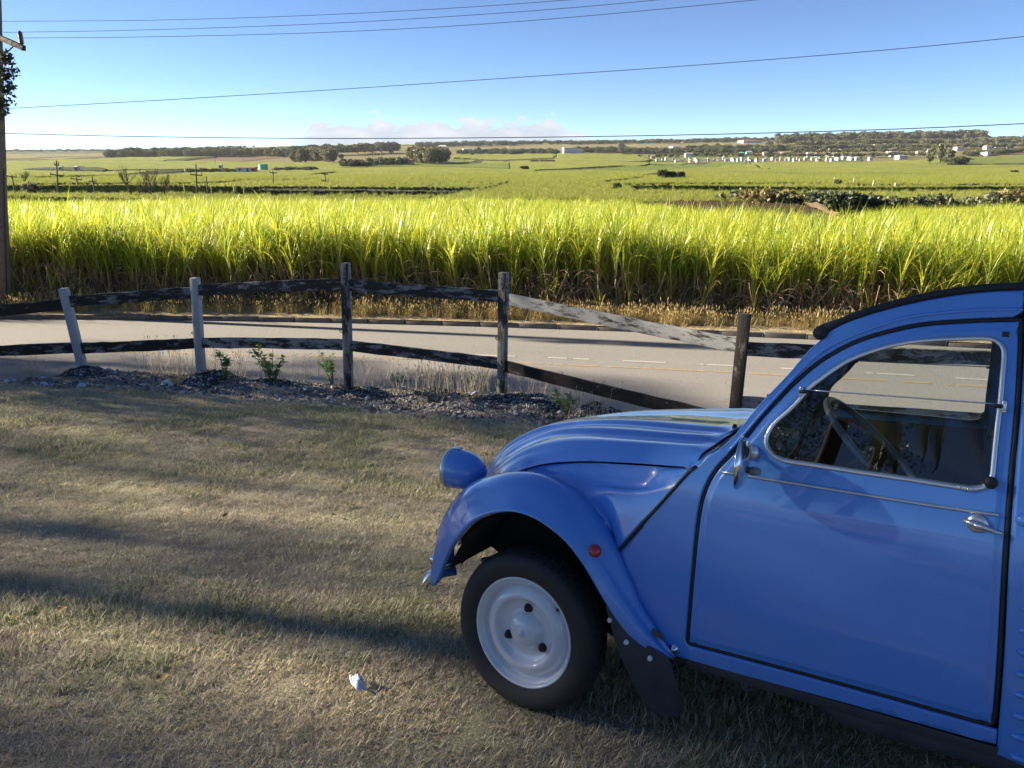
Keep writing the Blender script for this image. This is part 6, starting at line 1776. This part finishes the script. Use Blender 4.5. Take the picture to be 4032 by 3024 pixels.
# royal palms in the village
def small_palm(u, v0, v1, lab, seed):
    r = np.random.default_rng(seed); P = stand(u, v0); H = px_h(u, v0, v1, P); o = empty('palm_tree', P); tag(o, lab, 'palm', 'palms in the far village')
    t = MB(); t.tube([Vector((0, 0, -.3)), Vector((.1, 0, H * .5)), Vector((.0, 0, H * .86))], [H * .03, H * .022, H * .018], 6); t.build('trunk', M['bark'], o); b = BL()
    for k in range(13): b.blade((0, 0, H * .85), k * 2.4, R(r.uniform(-10, 70)), H * .34, H * .07, R(110), 4, 0)
    add_mesh('crown', b.mesh('palm_crown', [M['far_leaf']]), o)
for k, (u, v0, v1) in enumerate([(1452, 642, 604), (1468, 642, 596), (1480, 640, 600), (1492, 640, 603), (1505, 640, 594), (1440, 642, 608)]): small_palm(u, v0, v1, 'tall palm in the row above the teal roofed house', 40 + k)
small_palm(3472, 566, 526, 'thin palm rising over the ridge tree line', 50); small_palm(3448, 566, 530, 'shorter palm beside the thin palm on the ridge', 51)

# ------------------------------------------------------------------ far country: buildings
def wallmat(name, c): return simple(name, c, .85, noise=.08, nscale=.4)
WM = {'white': wallmat('wall_white', (.50, .50, .48)), 'cream': wallmat('wall_cream', (.70, .62, .46)), 'teal': wallmat('wall_teal', (.18, .52, .50)), 'mint': wallmat('wall_mint', (.34, .66, .45)), 'pink': wallmat('wall_pink', (.62, .33, .26)),
      'grey': wallmat('wall_grey', (.42, .42, .42)), 'blue': wallmat('wall_blue', (.40, .50, .62)), 'red': wallmat('wall_red', (.50, .12, .10)), 'yellow': wallmat('wall_yellow', (.66, .52, .2))}
RM = {'white': wallmat('roof_white', (.46, .46, .47)), 'grey': wallmat('roof_grey', (.25, .26, .275)), 'red': wallmat('roof_red', (.34, .09, .07)), 'teal': wallmat('roof_teal', (.16, .38, .38)), 'brown': wallmat('roof_brown', (.24, .16, .12))}
M['pane'] = simple('dark_window', (.03, .035, .045), .2, noise=.1)
_hc = {}
def house_meshes(w, d, h, rh, wall, roof):
    key = (w, d, h, rh, wall, roof)
    if key in _hc: return _hc[key]
    b = MB(); b.box((0, d / 2, h / 2 - 1.4), (w, d, h + 2.8)); wm = make_mesh('house_wall', b.V, b.F, WM[wall], False)
    o = .35
    V = [(-w / 2 - o, -o, h), (w / 2 + o, -o, h), (w / 2 + o, d + o, h), (-w / 2 - o, d + o, h), (-w * .28, d / 2, h + rh), (w * .28, d / 2, h + rh), (-w / 2 - o, -o, h - .15), (w / 2 + o, -o, h - .15), (w / 2 + o, d + o, h - .15), (-w / 2 - o, d + o, h - .15)]
    F = [(0, 1, 5, 4), (1, 2, 5), (2, 3, 4, 5), (3, 0, 4), (6, 7, 1, 0), (7, 8, 2, 1), (8, 9, 3, 2), (9, 6, 0, 3), (6, 9, 8, 7)]
    rm = make_mesh('house_roof', V, F, RM[roof], False)
    b = MB(); b.box((0, 0, 0), (1.1, .12, 1.2)); pm = make_mesh('house_window', b.V, b.F, M['pane'], False)
    b = MB(); b.box((0, 0, 0), (1.0, .12, 2.0)); dm = make_mesh('house_door', b.V, b.F, M['pane'], False)
    _hc[key] = (wm, rm, pm, dm); return _hc[key]
def house(u, v, wpx, hpx, lab, wall='white', roof='white', group=None, name='house', cat='house', depth=.8, roofk=.28, turn=None, storeys=1):
    P = stand(u, v); k = P.y / FOC
    w, h = round(wpx * k * 2) / 2, max(2.4, round(hpx * k * (1 - roofk) * 2) / 2); d = max(4, round(w * depth)); rh = round(max(.4, hpx * k * roofk), 1)
    wm, rm, pm, dm = house_meshes(w, d, h, rh, wall, roof)
    o = empty(name, P); tag(o, lab, cat, group); o.rotation_euler = (0, 0, turn if turn is not None else rf.normal(0, .25))
    add_mesh('wall', wm, o); add_mesh('roof', rm, o)
    n = max(1, int(w / 3.2))
    for s_ in range(storeys):
        for q in range(n):
            x = (q + .5) / n * w - w / 2; 
            if n > 1 and q == n // 2 and s_ == 0: c = add_mesh('door', dm, o); c.location = (x, -.02, 1.0)
            else: c = add_mesh('window', pm, o); c.location = (x, -.02, h / storeys * (s_ + .58))
    return o
ROW = [(245, 250, 15), (340, 238, 12), (305, 255, 12), (420, 240, 14), (455, 255, 18), (515, 264, 18), (590, 262, 16), (600, 238, 12), (690, 256, 17), (665, 238, 11), (760, 245, 15), (805, 252, 16), (868, 242, 12), (900, 250, 15), (970, 238, 15), (1000, 256, 24), (1060, 240, 13), (1080, 252, 13),
       (1130, 258, 15), (1170, 244, 14), (1210, 260, 14), (1250, 240, 12), (1275, 262, 20), (1335, 246, 18), (1410, 258, 19), (1432, 238, 14), (1510, 242, 18), (1540, 256, 15), (1590, 250, 12), (1650, 252, 16), (1690, 240, 16), (1742, 252, 18), (1778, 236, 15), (1800, 250, 11), (1858, 246, 14), (1885, 232, 14),
       (1935, 238, 15), (1990, 248, 13), (2020, 232, 17), (2100, 240, 16), (2150, 248, 14), (2195, 240, 14)]
for k, (x, y, w) in enumerate(ROW):
    house(2500 + x / 2.765, 540 + y / 2.765 + 1 + rf.normal(0, 2.0), w * rf.uniform(.5, .8), 8 + (k % 4),  'small white house in the housing row at the top of the cane', 'white', ('grey', 'white', 'brown', 'grey', 'white')[k % 5], 'white houses in the row above the cane', roofk=.4)
B4 = lambda x, y: (3032 + x / 2.212, 500 + y / 2.212)
B2 = lambda x, y: (1000 + x / 2.212, 460 + y / 2.212)
B3 = lambda x, y: (2000 + x / 2.212, 500 + y / 2.212)
for x, y in ((20, 290), (60, 296), (135, 290), (165, 285), (215, 292), (245, 285), (300, 285), (320, 292), (375, 275), (440, 280), (510, 280), (540, 290), (605, 285), (650, 275), (700, 280), (720, 285), (765, 282), (880, 283)):
    u, v = B4(x, y)
    if u > 3300: house(u, v, 15, 10, 'small white house in the housing row at the top of the cane', 'white', 'white', 'white houses in the row above the cane')
TOWN = [(260, 170, 18, 'cream'), (305, 168, 16, 'mint'), (368, 190, 17, 'pink'), (458, 192, 18, 'pink'), (530, 188, 18, 'white'), (640, 195, 22, 'white'), (720, 130, 24, 'white'), (800, 165, 20, 'white'), (888, 178, 20, 'white'), (925, 172, 16, 'cream'), (980, 135, 20, 'grey'), (1005, 168, 18, 'white'), (1050, 170, 18, 'red'),
        (600, 216, 18, 'cream'), (1160, 268, 44, 'grey'), (1305, 232, 24, 'cream'), (1040, 230, 20, 'white'), (340, 242, 18, 'white'), (420, 248, 18, 'white'), (500, 243, 18, 'cream'), (570, 248, 18, 'white'), (900, 250, 18, 'white'), (1385, 215, 16, 'white'), (1655, 195, 34, 'white'), (1690, 175, 30, 'white'),
        (1850, 243, 26, 'cream'), (1908, 238, 26, 'white'), (1910, 185, 30, 'white'), (1938, 178, 20, 'white'), (1990, 168, 26, 'cream'), (2090, 175, 26, 'white'), (2196, 160, 22, 'white'), (1815, 232, 22, 'blue'), (1275, 182, 22, 'red'), (1310, 110, 22, 'cream'), (1600, 138, 20, 'cream'), (240, 135, 22, 'blue'), (110, 245, 18, 'grey')]
TL = {'white': 'white walled house among the trees of the hillside town', 'cream': 'cream walled house among the trees of the hillside town', 'mint': 'mint green house beside the bare slope in the hillside town', 'pink': 'pink walled house among the trees of the hillside town', 'grey': 'grey house among the trees of the hillside town', 'red': 'dark red house among the trees of the hillside town', 'blue': 'bluish house among the trees of the hillside town'}
for k, (x, y, w, c) in enumerate(TOWN):
    u, v = B4(x, y); house(u, v + 2, w * .8, 11 + k % 4, TL[c], c, ('grey', 'white', 'grey', 'brown')[k % 4] if c != 'red' else 'red', c + ' houses in the hillside town')
house(*B4(1088, 250), 30, 17, 'boxy pale grey two storey house right of the white housing row', 'grey', 'grey', storeys=2, roofk=.1)
house(*B4(1900, 125), 56, 10, 'long teal roofed hall near the ridge at the frame edge', 'cream', 'teal', name='hall', cat='hall')
house(*B4(1910, 160), 26, 10, 'yellow gabled house under the long teal roofed hall', 'yellow', 'brown')
house(2500 + 1165 / 2.765, 540 + 200 / 2.765, 21, 13, 'teal house behind the white housing row', 'teal', 'teal'); house(2500 + 1245 / 2.765, 540 + 192 / 2.765, 23, 15, 'mint green house behind the white housing row', 'mint', 'grey', storeys=2)
house(2500 + 1425 / 2.765, 540 + 190 / 2.765, 18, 12, 'cream house behind the white housing row', 'cream', 'brown'); house(2500 + 595 / 2.765, 540 + 208 / 2.765, 30, 14, 'grey roofed house at the left end above the white row', 'white', 'grey')
house(2500 + 200 / 2.765, 540 + 222 / 2.765, 16, 10, 'salmon house at the left end of the white row', 'pink', 'grey'); house(2500 + 2010 / 2.765, 540 + 250 / 2.765, 16, 8, 'salmon house within the white housing row', 'pink', 'white')
house(2500 + 1340 / 2.765, 540 + 200 / 2.765, 30, 10, 'dark red house behind the white housing row', 'red', 'red')
house(*B3(1470, 188), 34, 11, 'long low white house above the trees left of the teal house', 'white', 'grey'); house(*B3(2150, 188), 40, 11, 'long white house under the red roofed farm', 'white', 'white')
house(*B3(1245, 135), 52, 9, 'long pale school block on the skyline hillside', 'white', 'grey', name='school', cat='building'); house(*B3(1650, 130), 90, 8, 'long dark roofed block on the skyline hillside', 'grey', 'grey', name='school', cat='building')
house(*B3(2130, 134), 70, 10, 'red roofed farm house on the tan slope at the skyline', 'white', 'red')
house(*B3(545, 222), 50, 20, 'large white stepped building at the top of the bright cane field', 'white', 'white', name='building', cat='building', storeys=2, roofk=.06, turn=.1)
house(*B3(635, 220), 34, 12, 'white side wing of the large stepped building', 'white', 'white', name='building', cat='building', roofk=.06, turn=.1)
house(*B3(850, 210), 44, 12, 'pale low house right of the large white building', 'white', 'grey'); house(*B3(115, 218), 28, 11, 'grey house above the bright sloping field', 'grey', 'grey'); house(*B3(20, 218), 20, 10, 'grey roofed house next to the grey house above the sloping field', 'white', 'grey')
house(*B2(1195, 308), 18, 14, 'white house left in the village above the palms', 'white', 'white'); house(*B2(1240, 290), 20, 13, 'grey roofed white house in the village above the palms', 'white', 'grey'); house(*B2(1405, 303), 26, 14, 'pale grey house in the trees of the village', 'grey', 'white')
house(*B2(1640, 292), 36, 20, 'big white two storey house on the rise under the cloud', 'white', 'white', storeys=2); house(*B2(1295, 386), 28, 14, 'pale blue flat house below the village', 'blue', 'white', roofk=.1); house(*B2(1355, 415), 24, 20, 'salmon two storey house below the village', 'pink', 'red', storeys=2)
house(*B2(988, 425), 40, 18, 'house with a teal roof under the village palms', 'teal', 'teal'); house(*B2(890, 428), 24, 16, 'white walled red gabled house beside the teal roof', 'white', 'red'); house(*B2(1635, 388), 24, 9, 'small pale hut at the road below the casuarina grove', 'white', 'white')
house(*B2(1862, 300), 34, 12, 'white house in the row above the sloping field', 'white', 'grey'); house(*B2(2000, 303), 22, 12, 'pink house in the row above the sloping field', 'pink', 'grey'); house(*B2(2110, 308), 30, 10, 'low pale house in the row above the sloping field', 'white', 'grey')
house(2212 * 0 + 960, 676, 56, 14, 'long white and red shed beside the green tank', 'white', 'red', name='shed', cat='shed', roofk=.15); house(995, 676, 22, 12, 'dark red shed beside the green tank', 'red', 'red', name='shed', cat='shed')
house(300, 672, 14, 9, 'white hut in the dark scrubby clump', 'white', 'white', name='hut', cat='hut', roofk=.15); house(238, 672, 8, 7, 'tiny white hut left of the bigger hut in the scrub', 'white', 'white', name='hut', cat='hut', roofk=.15)
house(868, 667, 8, 20, 'slender white tower in the scrub by the sheds', 'white', 'white', name='tower', cat='tower', roofk=.1)
P = hit(1424, 752); tr = empty('trailer', P + Vector((0, 0, .9))); tag(tr, 'dark cane trailer parked on the olive strip', 'trailer')
b = MB(); b.box((0, 0, 1.0), (1.4, 2.4, .6)); b.build('body', M['dark'], tr, smooth=False)
for q in (-.5, .5): b = MB(); b.lathe([(0, .12), (.4, .12), (.4, -.12), (0, -.12)], 14, Matrix.Translation((q, -1.2, .3))); b.build('wheel', M['dark'], tr)
# storage tank
P = stand(1037, 668); k = P.y / FOC; rt = 17 * k; ht = 21 * k; tk = empty('storage_tank', P); tag(tk, 'round teal green storage tank beside the sheds', 'tank')
M['tank'] = wallmat('tank_paint', (.20, .42, .36)); t = MB(); t.lathe([(0, ht * 1.08), (rt * .6, ht * 1.04), (rt, ht), (rt, -2.5)], 32, Matrix.Rotation(R(90), 4, 'X')); t.build('shell', M['tank'], tk, sharp=30)
t = MB(); t.lathe([(rt * 1.01, ht * .97), (rt * 1.05, ht * .99), (rt * 1.05, ht * 1.02), (rt, ht * 1.02)], 32, Matrix.Rotation(R(90), 4, 'X')); t.build('rim', M['tank'], tk)
# far road in the valley
V = []; pa = [hit(*B) for B in ((660, 757), (740, 750), (800, 742), (860, 735), (900, 728), (960, 722), (1010, 716))]
for p in resample([tuple(p) for p in pa], n=40): V += [(p[0], p[1] - .4 * p[1] / 60, land_z(p[0], p[1]) + 1.0), (p[0], p[1] + .4 * p[1] / 60, land_z(p[0], p[1]) + 1.0)]
o = add_mesh('valley_road', make_mesh('valley_road', V, [(2 * i, 2 * i + 2, 2 * i + 3, 2 * i + 1) for i in range(39)], M['road'])); tag(o, kind='structure')

# ploughed patch and track at the end of the near cane
def land_patch(name, px, mat, lift, rows_up=.0):
    W = [hit(u, v) for u, v in px]; poly = [(p.x, p.y) for p in W]
    xs = [p[0] for p in poly]; ys = [p[1] for p in poly]; gx, gy = np.meshgrid(np.linspace(min(xs), max(xs), 60), np.linspace(min(ys), max(ys), 70))
    ins = inpoly((gx[:-1, :-1] + gx[1:, 1:]) / 2, (gy[:-1, :-1] + gy[1:, 1:]) / 2, poly)
    z = land_z(gx, gy) + lift + rng.normal(0, .06, gx.shape); r, c = np.nonzero(ins); q = r * 60 + c
    o = add_mesh(name, fast_mesh(name, np.stack([gx, gy, z], -1).reshape(-1, 3), np.stack([q, q + 1, q + 61, q + 60], 1), mat, True)); tag(o, kind='structure'); return o
M['plough'] = mat_soil('ploughed_soil', (.035, .022, .014), (.075, .05, .033), .8, .3)
M['track'] = mat_soil('dirt_track', (.22, .15, .09), (.30, .22, .14), .6, .1)
land_patch('ploughed_soil', [(2560, 800), (2640, 793), (2760, 788), (2950, 792), (3080, 800), (3180, 812), (3250, 838), (3300, 872), (3260, 900), (3100, 900), (2900, 880), (2700, 850), (2600, 830)], M['plough'], 2.05)
land_patch('dirt_track', [(3170, 800), (3230, 806), (3300, 850), (3350, 905), (3300, 905), (3255, 842), (3185, 814)], M['track'], 2.12)

# ------------------------------------------------------------------ far poles
M['farpole'] = simple('far_pole', (.10, .085, .07), .9); M['farpole_pale'] = simple('far_pole_pale', (.42, .40, .36), .9)
def far_pole(u0, u1, v1, Y, lab, arms=(), pale=False):
    P = Vector((col_at(u0, Y), Y, 0)); P.z = float(land_z(P.x, P.y)); zt = row_to_z(v1, Y); T = Vector((at(u1, v1, Y).x, Y, zt)) - P
    o = empty('utility_pole', P); tag(o, lab, 'utility pole'); m = M['farpole_pale' if pale else 'farpole']; r0 = .11 + .0003 * Y
    b = MB(); b.tube([Vector((0, 0, -.5)), T * .5, T], [r0, r0 * .85, r0 * .7], 8); b.build('shaft', m, o)
    for t, L in arms:
        c = T * t; b = MB(); b.box((0, 0, 0), (L, .12, .16), Matrix.Rotation(R(6), 3, 'Y')); a = b.build('cross_arm', m, o, smooth=False); a.location = c
        for s_ in (-.45, .45):
            i_ = MB(); i_.tube([c + Vector((s_ * L, 0, .05)), c + Vector((s_ * L, 0, .4))], .06, 6); i_.build('insulator', M['porcelain'], o)
FP = [(231, 222, 632, 118, 'nearest far pole with double cross arms behind the yellow cane', ((.68, 2.1), (.90, .7))), (777, 771, 646, 118, 'dark far pole with cross arm beside the dark bushy plant', ((.74, 1.8),)), (1076, 1075, 675, 140, 'far pole under the storage tank', ((.95, 1.2),)), (1283, 1279, 681, 150, 'far pole with cross arms in the middle of the valley', ((.95, 1.2), (.62, 1.4))),
      (1559, 1557, 731, 170, 'short far pole right of the cane trailer', ((.97, 1.4),)), (1672, 1672, 736, 180, 'far pole near the dark end of the olive strip', ((.97, 1.4),)), (1735, 1733, 731, 190, 'far pole with a transformer box at the olive strip end', ((.9, 1.8),)), (379, 362, 694, 130, 'leaning far pole right of the nearest far pole', ((.78, 1.2),)), (316, 300, 698, 140, 'tilted far pole with low cross arm next to the nearest far pole', ((.9, 2.0),)),
      (63, 46, 689, 135, 'tilted far pole close to the big utility pole', ((.93, 1.6),)), (115, 112, 714, 135, 'pale pole stub by the tangled bush', ()), (822, 811, 694, 130, 'leaning thin far pole right of the dark far pole', ())]
for a in FP: far_pole(*a)
for a in [(3429, 3441, 710, 140, 'pale leaning pole in the middle of the three above the hedge bank', (), True), (3352, 3364, 701, 150, 'pale leaning pole left of the three above the hedge bank', (), True), (3522, 3526, 719, 135, 'pale upright pole right of the three above the hedge bank', (), True), (3733, 3737, 717, 160, 'pale pole standing alone over the hedge bank', (), True), (3283, 3286, 699, 170, 'pale pole beside the olive bush on the cane edge', (), True)]: far_pole(*a)

# ------------------------------------------------------------------ the air over the valley
hz_b = MB(); hz_b.box((0, 2100, 52), (9000, 4700, 136))
hm = bpy.data.materials.new('haze_air'); hm.use_nodes = True; ht_ = NT(hm); ht_.n.clear(); ho = ht_.new('ShaderNodeOutputMaterial'); hv_ = ht_.new('ShaderNodeVolumePrincipled')
hv_.inputs['Color'].default_value = (.82, .88, .95, 1); hv_.inputs['Density'].default_value = 3e-5; hv_.inputs['Anisotropy'].default_value = .2
ht_.link(hv_.outputs[0], ho.inputs['Volume'])
hme = make_mesh('haze', hz_b.V, hz_b.F, hm, False); hz = add_mesh('haze', hme); tag(hz, kind='stuff')
